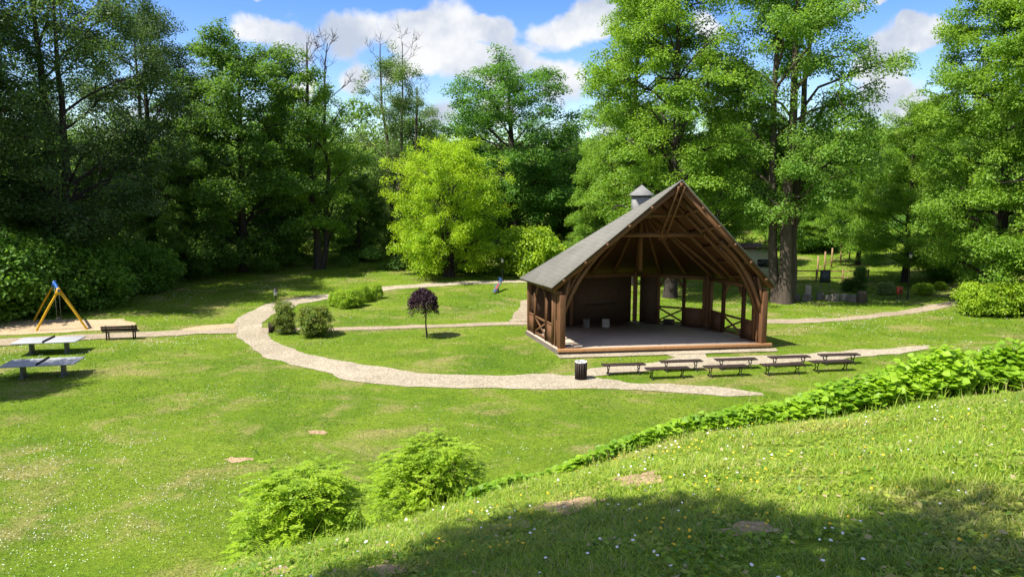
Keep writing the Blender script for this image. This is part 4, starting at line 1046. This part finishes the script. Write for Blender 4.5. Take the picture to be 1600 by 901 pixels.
flowers('daisies', np.r_[x, x1], np.r_[y, y1], np.r_[hgt(x, y) + .05, hgt(x1, y1) + rng.uniform(.05, .1, len(x1))], np.r_[.010 + .00055 * r * rng.uniform(.6, 1.2, len(x)), rng.uniform(.016, .026, len(x1))], 'white', 'tiny white daisies scattered over the lawns and slope', 'daisies')
x, y, r = polar(2600, 2.8, 12, .6); s = edge_dist(x, y); keep = (s < 0) & (x > -1) & (patch(x * 1.1 + 2, y * 1.1) > .15); x, y = x[keep][:230], y[keep][:230]
flowers('buttercups', x, y, hgt(x, y) + rng.uniform(.05, .1, len(x)), rng.uniform(.016, .027, len(x)), 'gold', 'tiny yellow flowers scattered in the near grass', 'buttercups')

# ------------------------------------------------------------------ light, sky, camera
SUN_EL, SUN_AZ = rad(58), rad(27)
sv = Vector((-math.cos(SUN_EL) * math.cos(SUN_AZ), -math.cos(SUN_EL) * math.sin(SUN_AZ), math.sin(SUN_EL)))
L = bpy.data.lights.new('sun', 'SUN'); L.energy = 4.6; L.angle = rad(.53); L.color = (1, .95, .86)
lo_ = bpy.data.objects.new('sun', L); lo_.rotation_euler = (-sv).to_track_quat('-Z', 'Y').to_euler(); lo_.location = (-20, -5, 40); COL.objects.link(lo_)
w = bpy.data.worlds.new('World'); sc.world = w; w.use_nodes = True; w.node_tree.nodes.clear(); n = N(w.node_tree)
sky = n.new('ShaderNodeTexSky', _sky_type='NISHITA', _sun_disc=False, _sun_elevation=SUN_EL, _sun_rotation=rad(243), _air_density=1.0, _dust_density=.4, _ozone_density=2.0)
dirv = n.new('ShaderNodeNewGeometry').outputs['Incoming']
tc = n.new('ShaderNodeTexCoord').outputs['Generated']
sx = n.new('ShaderNodeSeparateXYZ', Vector=tc)
yy = n.math('MAXIMUM', sx.outputs[1], .05)
ca_x = n.math('DIVIDE', sx.outputs[0], yy); ca_z = n.math('DIVIDE', sx.outputs[2], yy)
cv3 = n.new('ShaderNodeCombineXYZ', X=ca_x, Y=ca_z, Z=0.0).outputs[0]
wn = n.new('ShaderNodeTexNoise'); wn.inputs['Scale'].default_value = 7; wn.inputs['Detail'].default_value = 6; n.set(wn.inputs['Vector'], cv3)
cvw = n.new('ShaderNodeVectorMath', _operation='MULTIPLY_ADD').outputs[0]
vm = cvw.node; n.set(vm.inputs[0], wn.outputs['Color']); vm.inputs[1].default_value = (.10, .10, 0); 
sub = n.new('ShaderNodeVectorMath', _operation='SUBTRACT'); n.set(sub.inputs[0], cv3); sub.inputs[1].default_value = (.05, .05, 0); n.set(vm.inputs[2], sub.outputs[0])
blobs = [(455, 75, 60, 40), (540, 60, 70, 45), (625, 55, 60, 50), (700, 45, 85, 60), (775, 50, 55, 42), (665, 75, 95, 45), (720, 110, 70, 40), (800, 105, 80, 45), (880, 55, 75, 45), (930, 15, 60, 50), (880, 135, 60, 50), (770, 165, 50, 40), (700, 185, 30, 32), (670, 215, 40, 18), (560, 120, 45, 30), (640, 120, 60, 30), (390, 60, 55, 38), (425, 5, 20, 18), (1105, 35, 40, 40), (1405, 75, 62, 52), (1380, 120, 70, 50), (1440, 60, 45, 32), (1400, 165, 95, 40), (230, 195, 70, 40), (470, 140, 40, 40), (960, 200, 60, 50), (1330, 10, 40, 16), (1390, 0, 40, 14)]
sepw = n.new('ShaderNodeSeparateXYZ', Vector=cvw)
tot = None; low = None
for (bx, by, rx, ry) in blobs:
    dd_ = ray(bx, by); cx, cz = dd_[0] / dd_[1], dd_[2] / dd_[1]; rx, ry = rx / F * .86, ry / F * .86
    a_ = n.math('POWER', n.math('DIVIDE', n.math('SUBTRACT', sepw.outputs[0], cx), rx), 2.0); b_ = n.math('POWER', n.math('DIVIDE', n.math('SUBTRACT', sepw.outputs[1], cz), ry), 2.0)
    v_ = n.math('MAXIMUM', n.math('SUBTRACT', 1.0, n.math('ADD', a_, b_)), 0.0)
    tot = v_ if tot is None else n.math('ADD', tot, v_)
fbm = n.noise(cv3, 16, 7, .6, .3)
den = n.math('ADD', n.math('MINIMUM', tot, 1.0), n.math('MULTIPLY', n.math('SUBTRACT', fbm, .5), 1.6))
front = n.smooth(sx.outputs[1], .05, .2)
al = n.math('MULTIPLY', n.smooth(den, .22, .80), front)
rest = n.math('MAXIMUM', n.math('SUBTRACT', 1.0, front), n.smooth(ca_z, .45, .7))      # unseen broken cloud, added overhead and behind as white fill for the shadows
al = n.math('MAXIMUM', al, n.math('MULTIPLY', n.smooth(n.noise(tc, 2.4, 5, .6, .4), .42, .6), rest))
shade = n.smooth(n.noise(n.new('ShaderNodeMapping', Vector=cv3, Location=(.012, -.02, 0)).outputs[0], 11, 5, .55), .35, .65)
ccol = n.mix(n.math('MULTIPLY', shade, .9), (.97, .98, 1.0), (.52, .60, .75))
hs_ = n.new('ShaderNodeHueSaturation', Hue=.522, Saturation=1.42, Value=.82, Color=sky.outputs[0])
b1 = n.new('ShaderNodeBackground', Color=hs_.outputs[0], Strength=.12); b2 = n.new('ShaderNodeBackground', Color=ccol, Strength=.47)
msx = n.nt.nodes.new('ShaderNodeMixShader'); n.set(msx.inputs[0], al); n.nt.links.new(b1.outputs[0], msx.inputs[1]); n.nt.links.new(b2.outputs[0], msx.inputs[2])
n.nt.links.new(msx.outputs[0], n.nt.nodes.new('ShaderNodeOutputWorld').inputs[0])
cam = bpy.data.cameras.new('camera'); cam.sensor_width = 36; cam.lens = 36 * F / 1600; cam.clip_end = 2000; cam.clip_start = .05
co = bpy.data.objects.new('camera', cam); co.location = (0, 0, HC); co.rotation_euler = (rad(90) - PITCH, 0, 0); COL.objects.link(co); sc.camera = co
vs = sc.view_settings; vs.view_transform = 'Standard'; vs.look = 'None'; vs.exposure = 1.12; vs.gamma = 1
sc.cycles.max_bounces = 8; sc.cycles.diffuse_bounces = 5; sc.cycles.glossy_bounces = 2; sc.cycles.transmission_bounces = 4; sc.cycles.transparent_max_bounces = 4
sc.cycles.use_denoising = True; sc.cycles.denoiser = 'OPENIMAGEDENOISE'; sc.cycles.denoising_prefilter = 'ACCURATE'; sc.cycles.denoising_input_passes = 'RGB_ALBEDO_NORMAL'; sc.cycles.sample_clamp_indirect = 6
for e in list(P_.values()) + list(S_.values()):
    if 'H' in e: del e['H']
for o in COL.objects:
    if 'H' in o: del o['H']
